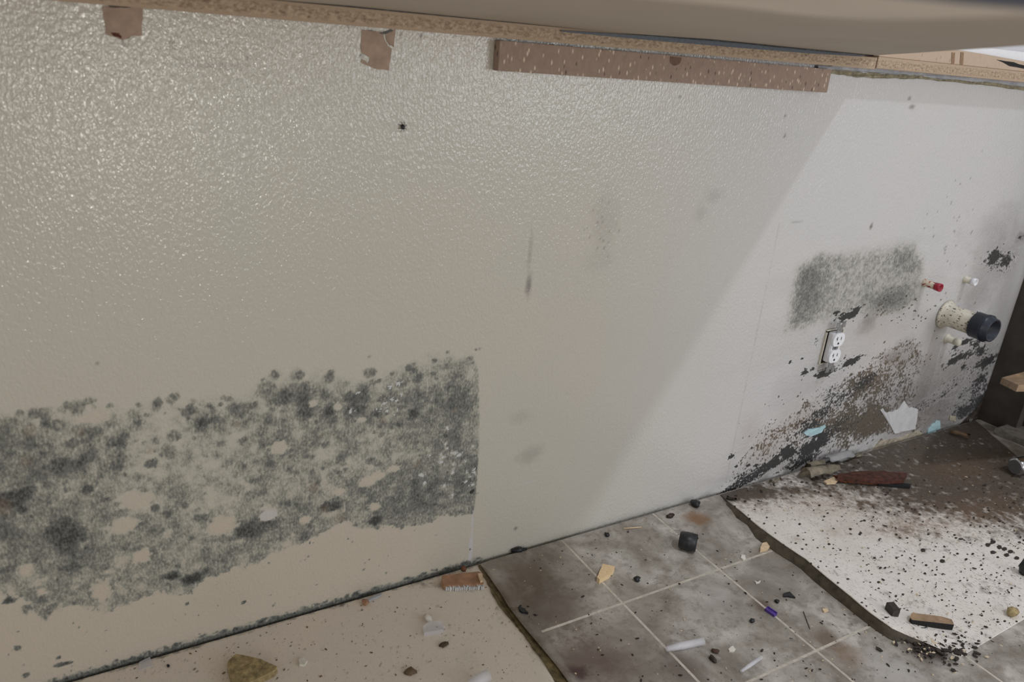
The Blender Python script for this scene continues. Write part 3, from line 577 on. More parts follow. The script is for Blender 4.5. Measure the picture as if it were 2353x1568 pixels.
# torn layers under the right rail
slab_px('grey_layer', [(1880, 150), (2015, 152), (2200, 170), (2353, 187), (2420, 195)], [(1880, 158), (1960, 164), (2020, 168), (2060, 172), (2100, 172), (2140, 180), (2200, 183), (2280, 190), (2353, 200), (2420, 208)], -.006, -.0005, M_GREYC, wall, 5, .0016)
slab_px('torn_layer', [(1897, 158), (2000, 160), (2200, 176), (2353, 195), (2420, 203)], [(1898, 167), (1950, 175), (2000, 179), (2040, 181), (2090, 181), (2130, 183), (2200, 189), (2270, 197), (2353, 208), (2420, 218)], -.003, -.0005, M_OLIVEP, wall, 5, .0014)
# taupe counter underside
zc = .905
rear = [(x, W(px, py, -.036).z) for px, py, x in ((300, -28, None), (612, -2, None), (800, 13, None), (1200, 53, None), (1400, 74, None), (1600, 87, None), (1853, 112, None), (2012, 127, None)) for x in [W(px, py, -.036).x]]
edge = [F(2100, 122, zc), F(2200, 115, zc), F(2280, 110, zc), F(2353, 105, zc)]
under = [Vector((-1.0, -.036, rear[0][1]))]+[Vector((x, -.036, z)) for x, z in rear]+edge+[Vector((.56, -.80, zc)), Vector((.50, -.95, zc)), Vector((.50, -1.7, zc)), Vector((-1.0, -1.7, zc))]
b = bmesh.new(); prism(b, under, (0, 0, .030)); bmesh.ops.triangulate(b, faces=[f for f in b.faces if len(f.verts) > 4]); ctr = bm_obj('countertop', b, M_LAM)
tag(ctr, 'taupe countertop seen from just beneath, its raw right edge cut diagonally', 'countertop')
z2 = .902
b = bmesh.new(); box(b, (-1.0, -.036, .9052), (1.30, -.0005, .934)); bm_obj('gap_light_block', b, M_LAM, ctr)  # unseen box added to keep light from above out of the gap
bl = [F(x, y, z2) for x, y in ((1430, -8), (1553, 3), (1680, 15), (1800, 30), (1900, 40), (2000, 45), (2100, 45), (2200, 41), (2290, 37), (2365, 34))]; bh = [F(x, y, z2) for x, y in ((2380, 22), (2290, 15), (2200, 7), (2120, -2), (2000, -14))]
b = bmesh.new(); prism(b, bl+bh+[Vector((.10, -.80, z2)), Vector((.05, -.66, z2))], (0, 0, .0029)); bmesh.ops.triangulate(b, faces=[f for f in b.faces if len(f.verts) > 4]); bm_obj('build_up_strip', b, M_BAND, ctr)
b = bmesh.new(); prism(b, [F(2390, 23, .9005), F(2290, 15.5, .9005), F(2200, 7.5, .9005), F(2120, -1.5, .9005), F(2000, -14, .9005), Vector((.12, -.90, .9005)), Vector((.40, -.94, .9005))], (0, 0, .0014)); bm_obj('front_trim', b, M_NAVYW, ctr)
# bluish metal glimpsed in the gap
b = bmesh.new(); pts = [W(1290, 70, -.0335), W(1500, 83, -.0335), W(1700, 100, -.0335), W(1850, 115, -.0335), W(1980, 128, -.0335)]; pl = [W(1290, 73, -.0335), W(1500, 93, -.0335), W(1700, 110, -.0335), W(1850, 122, -.0335), W(1980, 130, -.0335)]
prism(b, pts+pl[::-1], (0, .002, 0)); gs = bm_obj('gap_strip', b, plain('blue_grey_metal', srgb(92, 100, 110), .5)); tag(gs, 'thin blue grey strip in the dark gap between counter and rail', 'trim strip')

# ------------------------------------------------------------------ wall things
def patch(name, px, mat, label=None, cat=None, y=-.0012, parent=None, n=4, amp=.0012, seed=1):
    b = bmesh.new(); prism(b, ragged([W(a, c, y) for a, c in px], n, amp, seed), (0, -y-.0001, 0)); o = bm_obj(name, b, mat, parent)
    if label: tag(o, label, cat)
    return o
p1 = patch('torn_paper_patch', [(235, 14), (328, 17), (327, 82), (300, 84), (283, 92), (262, 84), (243, 78)], M_BROWN, 'brown torn paper patch on wall at far top left, ragged lower edge', 'patch', n=3, amp=.0008)
patch('stain', [(255, 74), (275, 76), (280, 88), (262, 84)], plain('dark_rust', srgb(96, 52, 38), .8), y=-.0014, parent=p1, amp=.0004)
patch('tear_line', [(250, 13), (300, 14), (300, 17), (252, 17)], plain('tear_shadow', srgb(92, 84, 78), .8), y=-.0014, parent=p1, amp=.0005)
p2 = patch('torn_paper_patch', [(832, 68), (880, 74), (884, 92), (892, 106), (900, 112), (893, 162), (860, 158), (848, 152), (830, 143), (832, 136), (848, 146), (850, 132), (832, 122), (829, 110)], M_BROWN,
      'brown torn paper patch with a bite out of it, just left of the cleat', 'patch', n=3, amp=.0005, seed=4)
patch('corner_scrap', [(886, 72), (909, 68), (906, 108), (896, 104), (888, 92)], M_BROWN, y=-.0012, parent=p2, n=3, amp=.0005)
patch('tear_line', [(846, 69), (880, 74), (902, 68), (903, 72), (880, 79), (850, 74)], plain('tear_shadow_grey', srgb(110, 108, 106), .8), y=-.0016, parent=p2, amp=.0007)
# spider
s0 = W(926, 292, -.003); sp = empty('spider', s0, 'tiny black spider sitting on the upper wall', 'spider')
b = bmesh.new(); lump(b, s0, (.0030, .0025, .0034), 3); bm_obj('body', b, M_BLACKPL, sp, True)
for k in range(8):
    a = .4+(k % 4)*.75 + (0 if k < 4 else 3.14); q = s0+Vector((math.cos(a)*.007, .0022, math.sin(a)*.007)); md_ = s0+Vector((math.cos(a)*.004, -.001, math.sin(a)*.004))
    b = bmesh.new()
    for a_, c_ in ((s0, md_), (md_, q)): lathe(b, [(0, .0003), ((c_-a_).length, .00025)], a_, c_-a_, 5)
    bm_obj('leg', b, M_BLACKPL, sp)
# flakes, bare gypsum
z5 = lambda l: [(1553+a/2.941, 850+c/2.941) for a, c in l]
patch('gypsum_patch', z5([(1385, 275), (1402, 262), (1420, 290), (1450, 285), (1500, 270), (1545, 210), (1580, 262), (1600, 255), (1637, 268), (1632, 330), (1620, 402), (1550, 415), (1480, 432), (1460, 395), (1430, 345)]), M_PAPER2, parent=wall, amp=.0012, y=-.0016, n=3)
patch('paint_flake', z5([(868, 430), (895, 405), (960, 395), (1010, 375), (1015, 385), (985, 425), (925, 448), (885, 447)]), M_CYAN, parent=wall, amp=.0008, y=-.0025)
patch('paint_flake', z5([(1705, 410), (1730, 375), (1765, 345), (1785, 345), (1790, 395), (1740, 430), (1700, 445)]), M_CYAN, parent=wall, amp=.0012, y=-.0020)
patch('paint_flake', z5([(1330, 540), (1380, 480), (1500, 465), (1640, 410), (1680, 440), (1600, 475), (1480, 520), (1300, 575), (1200, 600)]), M_PAPER, parent=wall, amp=.001, y=-.0022)
patch('paint_flake', z5([(860, 325), (905, 340), (870, 350), (828, 342)]) and z5([(1855, 310), (1895, 315), (1895, 350), (1850, 340)]), M_PAPER, parent=wall, amp=.0006, y=-.0016)
# outlet
o0 = W(1916, 800, 0); ox, oz = o0.x, o0.z; print('outlet', ox, oz)
out = empty('electrical_outlet', (ox, 0, oz), 'white duplex electrical outlet without cover plate hanging from its box in mouldy wall', 'outlet')
x0, x1 = W(1884, 838, -.006).x, W(1931, 800, -.006).x; zb = W(1884, 838, -.006).z; zt = W(1906, 765, -.006).z
b = bmesh.new(); box(b, (x0+.002, -.0025, zb+.002), (x1-.002, -.0005, zt+.006)); bm_obj('box_inside_shade', b, M_DARK, out)  # dark plate on the wall face, painting the shaded inside of the box
b = bmesh.new(); fr = .0026
for a, c in (((x0, zb), (x0+fr, zt)), ((x1-fr, zb), (x1, zt)), ((x0, zt-fr+.006), (x1, zt+.006)), ((x0, zb-.001), (x1, zb+fr-.002))): box(b, (a[0], -.0045, a[1]), (c[0], -.0003, c[1]))
bm_obj('box_rim', b, M_PVC, out)
yc = -.020; dc = W(1922, 800, yc); hx = .0168
b = bmesh.new(); box(b, (dc.x-.009, yc+.002, dc.z-.052), (dc.x+.009, yc+.0035, dc.z+.052)); bm_obj('mounting_strap', b, M_ZINC, out, bevel=.0005)
for sgn in (1, -1):
    cz = dc.z+sgn*.052; b = bmesh.new(); box(b, (dc.x-.014, yc+.0015, cz-.006), (dc.x-.004, yc+.003, cz+.007)); box(b, (dc.x+.004, yc+.0015, cz-.006), (dc.x+.014, yc+.003, cz+.007)); bm_obj('strap_ear', b, M_ZINC, out)
b = bmesh.new(); box(b, (dc.x-.0155, yc+.003, dc.z-.034), (dc.x+.0155, -.003, dc.z+.034)); bm_obj('body', b, M_WHITE, out, bevel=.002)
for sgn in (1, -1):
    cz = dc.z+sgn*.0192; b = bmesh.new(); pts = []
    for k in range(28):
        a = 6.28318*k/28; r = .0182; pts.append(Vector((dc.x+r*math.cos(a), yc-.0015, cz+max(-.0150, min(.0150, r*math.sin(a))))))
    prism(b, pts, (0, .006, 0)); face = bm_obj('socket_face', b, M_WHITE, out)
    for dx, hh in ((-.0062, .0085), (.0062, .0068)):
        b = bmesh.new(); box(b, (dc.x+dx-.0009, yc-.0019, cz+.002-hh/2+.001), (dc.x+dx+.0009, yc-.0014, cz+.002+hh/2+.001)); bm_obj('slot', b, M_DARK, out)
        if dx < 0: b = bmesh.new(); box(b, (dc.x+dx-.003, yc-.0019, cz+.0025), (dc.x+dx, yc-.0014, cz+.0041)); bm_obj('slot', b, M_DARK, out)
    b = bmesh.new(); lathe(b, [(0, .0026), (.0006, .0026)], (dc.x, yc-.0019, cz-.0082), (0, 1, 0), 14); bm_obj('ground_hole', b, M_DARK, out)
b = bmesh.new(); lathe(b, [(0, .0028), (.002, .0030)], (dc.x, yc-.001, dc.z), (0, 1, 0), 14); bm_obj('screw', b, M_ZINC, out)
# pipes
def reach(p, px):
    lo, hi = 0.0, .6
    for _ in range(40):
        mid_ = (lo+hi)/2; x, _y = project(np.array([p.x, -mid_, p.z]))
        lo, hi = (mid_, hi) if x < px else (lo, mid_)
    return lo
def mat_pipe(name, paint, fleck, lo=.56):
    t = NT(name); n = t.noise(210, 4, .6, (1, .45, 1)); t.bump(n, .0004, .5)
    return t.out(t.mix(t.rng(n, lo, lo+.03), paint, fleck), .42)
M_PIPEF = mat_pipe('painted_pipe', srgb(212, 206, 192), srgb(34, 33, 34), .58); M_PIPER = mat_pipe('red_under_paint', srgb(206, 196, 176), srgb(150, 26, 46), .54)
p = W(2172, 722); L1 = reach(p, 2243); L2 = reach(p, 2283); s = scale_at((p.x, -L1, p.z)); print('drain', p, L1, L2, s)
dr_ = empty('drain_pipe', p, 'thick cream drain pipe stub with flaking black specks and dark blue black end cap', 'pipe'); r = 26/s
b = bmesh.new(); lathe(b, [(-.002, r*1.0), (.002, r*1.36), (.006, r*1.24), (.010, r*1.06), (.02, r), (L1, r)], p, (0, -1, 0)); bm_obj('pipe', b, M_PIPEF, dr_, True)
b = bmesh.new(); R1 = r*1.16; L0 = L1-.004; lathe(b, [(L0, R1*.9), (L0+.001, R1), (L0+(L2-L0)*.55, R1), (L0+(L2-L0)*.57, R1*1.06), (L0+(L2-L0)*.72, R1*1.06), (L0+(L2-L0)*.74, R1*.94), (L2, R1*.90), (L2, R1*.76), (L2-.03, R1*.74), (L2-.032, .001)], p, (0, -1, 0), 40); bm_obj('end_cap', b, M_NAVY, dr_, True)
p = W(2124, 650); L1 = reach(p, 2152); L2 = reach(p, 2162)
st_ = empty('supply_stub', p, 'small pipe stub with red cap and flaking red paint, left of the white stub', 'pipe'); r = 8.0/scale_at((p.x, -L1, p.z))
b = bmesh.new(); lathe(b, [(-.001, r*1.25), (.003, r*1.2), (.005, r), (L1, r)], p, (0, -1, 0), 24); bm_obj('pipe', b, M_PIPER, st_, True)
b = bmesh.new(); lathe(b, [(L1-.002, r*1.12), (L2, r*1.2), (L2, r*.85), (L2-.006, r*.8), (L2-.0065, .0005)], p, (0, -1, 0), 24); bm_obj('cap', b, M_RED, st_, True)
p = W(2218, 642); L1 = reach(p, 2243); st_ = empty('supply_stub', p, 'small whitish pipe stub right of the red capped one', 'pipe'); r = 7.5/scale_at((p.x, -L1, p.z))
b = bmesh.new(); lathe(b, [(-.001, r*1.25), (.002, r*1.2), (.003, r), (L1*.7, r)], p, (0, -1, 0), 24); bm_obj('pipe', b, M_PVC, st_, True)
b = bmesh.new(); lathe(b, [(L1*.7-.002, r*1.15), (L1, r*1.15), (L1, r*.8), (L1-.006, r*.7), (L1-.0065, .0005)], p, (0, -1, 0), 24); bm_obj('cap', b, M_WHITE, st_, True)
p = W(2176, 778); L1 = reach(p, 2205); st_ = empty('supply_stub', p, 'short cream capped pipe stub directly below the thick drain pipe', 'pipe'); r = 7.5/scale_at((p.x, -L1, p.z))
b = bmesh.new(); lathe(b, [(-.001, r*1.7), (.003, r*1.5), (.006, r*1.1), (L1*.75, r)], p, (0, -1, 0), 24); bm_obj('pipe', b, M_PVC, st_, True)
b = bmesh.new(); lathe(b, [(L1*.75-.003, r*1.2), (L1, r*1.1), (L1+.002, r*.6)], p, (0, -1, 0), 24); bm_obj('cap', b, M_PVC, st_, True)

# ------------------------------------------------------------------ right-hand cabinet side
b = bmesh.new(); box(b, (2.131, -.10, -.005), (2.16, .10, 2.4)); wr = bm_obj('wall_right', b, M_PANEL); tag(wr, kind='structure')
cabx = 2.16
cab = empty('side_cabinet', (2.45, -.15, 0), 'dark open cabinet with worn tan shelf at the far right edge', 'cabinet')
b = bmesh.new(); box(b, (2.165, -.11, 0), (2.9, -.095, .88)); bm_obj('back_panel', b, M_PANEL, cab)
q = F(2303, 868, .16); b = bmesh.new(); prism(b, [W(2302, 868, -.12), Vector((2.9, -.115, W(2302, 868, -.12).z)), Vector((2.9, -.5, W(2302, 868, -.12).z)), W(2340, 885, -.25)], (0, 0, -.016)); bm_obj('shelf', b, M_WOOD, cab)
b = bmesh.new(); prism(b, [F(2286, 985, .02), F(2325, 972, .02), F(2480, 1010, .02), F(2480, 1060, .02)], (0, 0, -.016)); bm_obj('bottom_board', b, plain('grey_board', srgb(140, 134, 128), .8, var=.2, sc=60), cab)
b = bmesh.new(); box(b, (2.17, -.118, .03), (2.88, -.112, .14)); bm_obj('shelf_shade', b, M_DARK, cab)  # dark sheet that paints the shade below the shelf

# ------------------------------------------------------------------ loose things on the floor
def shard(name, px, th, mat, label, cat, z=.0035, group=None, n=2, amp=.0006, seed=1, bevel=0):
    b = bmesh.new(); pts = ragged([F(a, c, z+th) for a, c in px], n, amp, seed)
    for p_ in pts: p_.z = z+th
    prism(b, pts, (0, 0, -th)); return tag(bm_obj(name, b, mat, bevel=bevel), label, cat, group)
def pebble(name, px, py, rx, ry, mat, label, cat, z=.0035, hgt=None, group=None, seed=0, rot=0):
    p_ = F(px, py, z); s_ = scale_at(p_); a, c = rx/s_, ry/s_*1.4; h = hgt or min(a, c)*.8
    b = bmesh.new(); lump(b, p_+Vector((0, 0, h*.85)), (a, c, h), seed, .35, 2, rot); return tag(bm_obj(name, b, mat, None, True), label, cat, group)
def rod(name, a, c, r, mat, label, cat, z=.0035, seg=10, hollow=False, za=0, zb_=0):
    A_, B_ = F(*a, z+r+za), F(*c, z+r+zb_); b = bmesh.new(); L = (B_-A_).length
    lathe(b, [(0, r*.6), (0, r), (L, r), (L, r*.6)] if not hollow else [(.0, r*.8), (0, r), (L, r), (L, r*.8)], A_, B_-A_, seg, closed=not hollow); return tag(bm_obj(name, b, mat, None, True), label, cat)
# black cap on the tiles
pc = F(1578, 1262, .0035); s = scale_at(pc); r = 21/s; cap = Vector((pc.x, pc.y, .0035+r)); ax = Vector((.62, -.73, .04)).normalized()
b = bmesh.new(); lathe(b, [(-r*.95, r*.01), (-r*.95, r*.80), (-r*.8, r*.92), (-r*.2, r*1.0), (-r*.1, r*1.0), (r*.9, r*.95), (r*.9, r*.82), (-r*.4, r*.8), (-r*.41, r*.01)], cap, ax, 32)
tag(bm_obj('rubber_cap', b, M_BLACKPL, None, True), 'black cylindrical rubber cap lying on its side on the tiles', 'cap')
shard('particle_board_wedge', [(1385, 1296), (1413, 1302), (1411, 1308), (1400, 1320), (1378, 1332), (1372, 1327), (1378, 1312)], .010, mat_chip('raw_chip', srgb(220, 190, 145), srgb(232, 206, 164), srgb(245, 225, 190), srgb(170, 130, 90)), 'pale tan particle board wedge with sharp tip on the dirty tiles', 'chip')
pebble('black_pebble', 1463, 1335, 8, 5.5, M_BLACKPL, 'small black lump right of the tan wedge', 'debris', seed=4)
pebble('black_pebble', 1597, 1163, 10, 9, M_BLACKPL, 'round black lump on tiles near wall, left of the curled sheet tip', 'debris', seed=7)
pebble('black_pebble', 1394, 1232, 6, 5, M_BLACKPL, 'tiny round black pellet near wall left of the pale stick', 'debris', seed=8)
pebble('dead_insect', 1539, 1189, 11, 4, plain('dark_brown', srgb(52, 34, 28), .5), 'dark brown insect lying on tiles below the wall', 'insect', seed=9)
rod('pale_stick', (1433, 1215), (1474, 1212), .0012, M_TANCHIP, 'thin pale splinter on the tiles near the wall', 'splinter')
an0, an1 = F(1175, 1266, .006), F(1210, 1262, .006); b = bmesh.new(); L = (an1-an0).length
lathe(b, [(0, .003), (L*.3, .0045), (L*.35, .0055), (L*.65, .0055), (L*.68, .0035), (L, .0025)], an0, an1-an0, 14); tag(bm_obj('wall_anchor', b, M_BLACKPL, None, True), 'black plastic anchor lying against foot of the wall', 'anchor')
shard('tan_chip', [(1752, 1248), (1762, 1246), (1769, 1256), (1764, 1262), (1747, 1266), (1747, 1258)], .005, M_TANCHIP, 'tan angular chip beside curled sheet edge', 'chip')
shard('grey_flake', [(1768, 1245), (1780, 1247), (1791, 1254), (1789, 1260), (1775, 1256)], .002, M_PAPER, 'thin greyish flake right of the tan angular chip', 'flake')
shard('white_chip', [(1704, 1275), (1712, 1276), (1714, 1283), (1708, 1286), (1702, 1281)], .003, M_WCHIP, 'small white chip left of the tan angular chip', 'chip')
shard('white_chip', [(1674, 1492), (1684, 1484), (1690, 1492), (1686, 1497), (1676, 1496)], .003, M_WCHIP, 'small white chip right of the large clear plastic tube', 'chip')
shard('white_curl', [(1733, 1334), (1741, 1338), (1748, 1334), (1746, 1339), (1738, 1341)], .002, M_WCHIP, 'tiny curved white scrap in the middle tiles', 'scrap')
shard('black_flake', [(1800, 1364), (1815, 1360), (1828, 1373), (1820, 1372), (1811, 1370), (1800, 1370)], .003, M_BLACKPL, 'flat triangular black flake on the middle tiles', 'flake')
pebble('black_pebble', 1785, 1385, 5, 4, M_BLACKPL, 'small black crumb just below the triangular black flake', 'debris', seed=12)
b = bmesh.new(); A_, B_ = F(1761, 1397, .008), F(1783, 1412, .008); d_ = (B_-A_).normalized(); n_ = Vector((-d_.y, d_.x, 0))*.0042
prism(b, [A_+n_, B_+n_, B_-n_, A_-n_], (0, 0, -.0045)); prism(b, [A_+n_, B_+n_, B_+n_*.6, A_+n_*.6], (0, 0, .002)); tag(bm_obj('purple_clip', b, M_PURPLE), 'small purple plastic stick lying along a tile joint', 'plastic piece')
pebble('black_pebble', 1728, 1430, 6, 4, M_BLACKPL, 'black crumb left below the purple stick', 'debris', seed=14)
pebble('black_pebble', 1637, 1518, 6, 9, plain('dark_brown2', srgb(48, 36, 28), .5), 'dark brown oval crumb left of the thin clear strip', 'debris', seed=15)
pebble('dark_scrap', 1643, 1500, 10, 4, plain('umber', srgb(74, 50, 40), .7), 'dark reddish sliver on the tiles above the thin clear strip', 'debris', seed=16, rot=-.8)
def tube_px(name, a, c, rpx, mat, label, cat):
    A_ = F(*a, .010); B_ = F(*c, .010); r_ = rpx/scale_at(A_); b = bmesh.new(); L = (B_-A_).length
    lathe(b, [(0, r_*.5), (0, r_*.7), (L*.4, r_), (L, r_*1.05), (L, r_*.85), (L*.4, r_*.8), (0, r_*.5)], Vector((A_.x, A_.y, .0036+r_)), Vector((B_.x-A_.x, B_.y-A_.y, 0)), 18, closed=False)
    tag(bm_obj(name, b, mat, None, True), label, cat)
tube_px('clear_tube', (1532, 1492), (1616, 1474), 9, M_CLEAR, 'large clear plastic tube lying on the dirty tiles', 'tube')
tube_px('clear_tube', (1704, 1540), (1750, 1508), 5, M_CLEAR, 'thin clear plastic strip near bottom edge right of the large tube', 'tube')
rod('twig', (1846, 1406), (1861, 1446), .0006, M_BLACKPL, 'thin dark wire lying on the tiles right of the purple stick', 'wire')
shard('black_scrap', [(1192, 1392), (1206, 1399), (1214, 1408), (1200, 1407), (1193, 1400)], .004, M_BLACKPL, 'black shred near left edge of the vinyl', 'scrap')
shard('tan_chip', [(1890, 1399), (1902, 1399), (1904, 1403), (1894, 1406)], .003, M_TANCHIP, 'tiny tan chip on tiles right of the purple stick', 'chip')
zsht = .006
# black block, shim, washer, stone on the curled sheet
def block(name, A, B, C_, hgt, z, mat, label, cat, topmat=None):
    P_ = [F(*A, z), F(*B, z), F(*C_, z)]; P_.append(P_[0]+P_[2]-P_[1]); b = bmesh.new()
    prism(b, P_, (0, 0, hgt)); o = bm_obj(name, b, mat, bevel=.0006)
    return tag(o, label, cat)
b = bmesh.new(); top4 = [F(2037, 1384, .028), F(2054, 1383, .028), F(2070, 1402, .028), F(2053, 1403, .028)]; prism(b, top4, (0, 0, -.016)); 
tag(bm_obj('black_block', b, plain('dark_block', srgb(58, 50, 46), .6, var=.2), bevel=.0005), 'small dark wooden block at the curled sheet edge, left of the shim', 'block')
b = bmesh.new(); z = .018; t4 = [F(2094, 1410, z), F(2100, 1409, z), F(2163, 1417, z), F(2187, 1424, z), F(2192, 1436, z), F(2150, 1431, z), F(2096, 1425, z), F(2091, 1419, z)]; prism(b, t4, (0, 0, -.010))
sh_ = empty('wood_shim', F(2140, 1430, .006), 'flat weathered wooden shim with dark side on the curled sheet', 'wood piece'); bm_obj('shim', b, M_WOOD, sh_)
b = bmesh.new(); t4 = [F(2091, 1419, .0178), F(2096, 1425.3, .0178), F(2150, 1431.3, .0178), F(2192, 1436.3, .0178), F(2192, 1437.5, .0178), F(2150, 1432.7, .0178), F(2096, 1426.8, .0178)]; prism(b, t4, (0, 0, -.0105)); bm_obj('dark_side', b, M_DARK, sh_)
pc = F(2116, 1440, .006); b = bmesh.new(); rr = 14/scale_at(pc); lathe(b, [(0, rr*.7), (0, rr), (.002, rr), (.002, rr*.7), (0, rr*.7)], pc+Vector((0, 0, .001)), (0, .12, 1), 28, closed=False); tag(bm_obj('washer', b, M_ZINC, None, True), 'dull metal washer ring in front of the wooden shim', 'washer')
pebble('ochre_stone', 2325, 1413, 17, 8, M_STONE, 'ochre stone at the right edge of the curled sheet', 'stone', z=.006, seed=21)
pebble('black_ball', 2352, 1320, 12, 12, M_BLACKPL, 'black rounded lump at the right edge of the frame on the sheet', 'debris', z=.006, seed=22, hgt=.016)
# chrome can
pc = F(2328, 1090, .008); r = 20/scale_at(pc); b = bmesh.new(); c_ = Vector((pc.x, pc.y, .008+r)); axd = Vector((1, -.12, 0)).normalized()
cn = empty('metal_canister', pc, 'shiny metal canister lying on its side at the right edge on blackened sheet', 'canister')
c_ = c_-axd*.004
lathe(b, [(0, r*.8), (.0015, r*.93), (.005, r), (.17, r)], c_, axd, 40); bm_obj('shell', b, M_CHROME, cn, True)
b = bmesh.new(); lathe(b, [(-.0006, r*.78), (.001, r*.80)], c_, axd, 40); bm_obj('end_face', b, plain('brushed_metal', srgb(120, 120, 124), .5, .6, var=.05), cn)
# rotten wood
rt = empty('rotten_wood_strip', F(2010, 1100, .006), 'rotten red brown wood strip lying near the mouldy wall on curled sheet', 'wood piece')
z = .022; b = bmesh.new(); prism(b, ragged([F(x, y, z) for x, y in ((1925, 1090), (1960, 1084), (2030, 1082), (2085, 1088), (2078, 1104), (2030, 1106), (1960, 1102), (1925, 1098))], 3, .0012, 4), (0, 0, -.008)); bm_obj('plank', b, M_RUST, rt)
b = bmesh.new(); prism(b, ragged([F(x, y, .013) for x, y in ((2022, 1105), (2094, 1113), (2092, 1118), (2020, 1111))], 3, .0006, 5), (0, 0, -.006)); bm_obj('splinter', b, M_DARK, rt)
b = bmesh.new(); prism(b, ragged([F(x, y, .013) for x, y in ((1915, 1092), (1990, 1100), (2075, 1106), (2070, 1111), (1990, 1108), (1930, 1102))], 3, .001, 6), (0, 0, -.006)); bm_obj('lower_plank', b, plain('orange_wood', srgb(126, 72, 38), .55, var=.3), rt)
shard('tan_chip', [(1893, 1106), (1916, 1096), (1926, 1103), (1920, 1110), (1900, 1111)], .004, M_TANCHIP, 'curled tan chip at left end of the red brown wood strip', 'chip', z=.008)
# brown block stuck at the foot of the wall
bb_ = empty('brown_block', F(1062, 1340), 'flat brown block with frayed front edge at foot of wall beside the vinyl', 'block')
b = bmesh.new(); z = .010; prism(b, [F(x, y, z) for x, y in ((1016, 1322), (1100, 1313), (1110, 1318), (1111, 1342), (1020, 1346), (1014, 1338))], (0, 0, -.0095)); bm_obj('slab', b, M_CLAY, bb_, bevel=.0008)
b = bmesh.new(); r_ = random.Random(3)
for k in range(22):
    x = 1024+k*4; a = F(x, 1345-k*.15, .009); box(b, (a.x-.0012, a.y-.004-r_.random()*.003, .0005), (a.x+.0009, a.y, .009-r_.random()*.003))
bm_obj('frayed_edge', b, M_PAPER2, bb_)
pebble('clay_bit', 1065, 1312, 7, 5, plain('clay_dark', srgb(120, 78, 56), .8), 'small clay coloured bit behind the flat brown block', 'debris', seed=31)
shard('tan_chip', [(1098, 1318), (1108, 1318), (1110, 1334), (1104, 1336)], .004, M_TANCHIP, 'pale chip on right end of the flat brown block', 'chip', z=.010, amp=.0003)
# things on the bare floor at left
st = shard('triangular_stone', [(528, 1515), (542, 1503), (600, 1515), (637, 1532), (632, 1540), (560, 1575), (536, 1580), (522, 1530)], .012, M_STONE, 'olive brown triangular stone slab on the bare floor at bottom left', 'stone', z=.0003, amp=.001, seed=3)
shard('white_chip', [(686, 1516), (698, 1510), (706, 1518), (700, 1528), (688, 1527)], .004, M_WCHIP, 'round white chip right of the triangular stone', 'chip', z=.0003)
pc = shard('clear_lump', [(972, 1440), (984, 1430), (1014, 1426), (1022, 1438), (1018, 1446), (975, 1454)], .008, M_CLEAR, 'clear plastic lump on the bare floor below the brown block', 'plastic piece', z=.0003)
pebble('white_crumb', 983, 1425, 8, 9, M_WCHIP, 'white crumb leaning on the clear plastic lump', 'debris', z=.0003, seed=41)
pebble('brown_scrap', 1020, 1483, 12, 5, plain('umber2', srgb(84, 70, 54), .8), 'dark brown oblong scrap below the clear plastic lump', 'debris', z=.0003, seed=42, rot=.2, hgt=.002)
pebble('brown_scrap', 944, 1546, 14, 8, plain('umber3', srgb(112, 94, 72), .8), 'brown crumbly scrap near bottom edge of the bare floor', 'debris', z=.0003, seed=43, hgt=.003)
pebble('brown_crumb', 839, 1389, 8, 7, M_CLAY, 'brown crumb by the dark gap at foot of wall', 'debris', z=.0003, seed=44)
tube_px('clear_tube', (1080, 1575), (1122, 1556), 14, M_CLEAR, 'clear plastic tube end at bottom edge beside the vinyl', 'tube')
shard('clear_film', [(320, 1522), (345, 1510), (352, 1530), (318, 1542)], .0008, M_CLEAR, 'small sheet of clear film at far bottom left by the wall', 'film', z=.0003)
shard('grey_sliver', [(842, 1377), (876, 1362), (878, 1366), (846, 1381)], .004, M_GREYC, 'grey sliver wedged in the gap at foot of wall', 'sliver', z=.0003, amp=.0002)
pebble('black_crumb', 387, 1532, 3, 3.5, M_BLACKPL, 'tiny black crumb on the bare floor left of the triangular stone', 'debris', z=.0003, seed=45)
# torn paper curls where wall meets the sheet
def curl(px0, px1, h, mat, seed, w=.02):
    r_ = random.Random(seed); A_ = F(*px0, .005); B_ = F(*px1, .005); b = bmesh.new(); N = 9; rows = []
    dirn = (B_-A_).normalized(); nrm = Vector((-dirn.y, dirn.x, 0))
    for i in range(N+1):
        t0 = i/N; a = t0*2.4; wv = w*(1-.5*t0)
        for_c = A_+nrm*0; y = math.sin(a)*h; x = (1-math.cos(a))*h*.6
        rows.append([b.verts.new(A_.lerp(B_, k/3)+nrm*(-x)+Vector((r_.uniform(-.001, .001), r_.uniform(-.001, .001), y+r_.uniform(-.0035, .0035)))) for k in range(4)])
    for p_, q_ in zip(rows, rows[1:]):
        for k in range(3): b.faces.new((p_[k], p_[k+1], q_[k+1], q_[k]))
    me_ = bmesh.ops.solidify(b, geom=b.faces[:], thickness=.0006); return b
crl = [((1832, 1098), (1872, 1090), .034, M_PAPER), ((1868, 1092), (1905, 1084), .030, M_PAPER), ((1885, 1066), (1938, 1052), .026, M_PAPER2), ((1912, 1064), (1948, 1052), .010, M_PAPER2), ((1846, 1076), (1880, 1068), .020, M_PAPER), ((2182, 996), (2225, 1008), .014, M_WOOD), ((1765, 1112), (1785, 1106), .012, M_PAPER), ((1668, 1148), (1690, 1152), .010, M_PANEL), ((1940, 1058), (1975, 1046), .010, M_PAPER)]
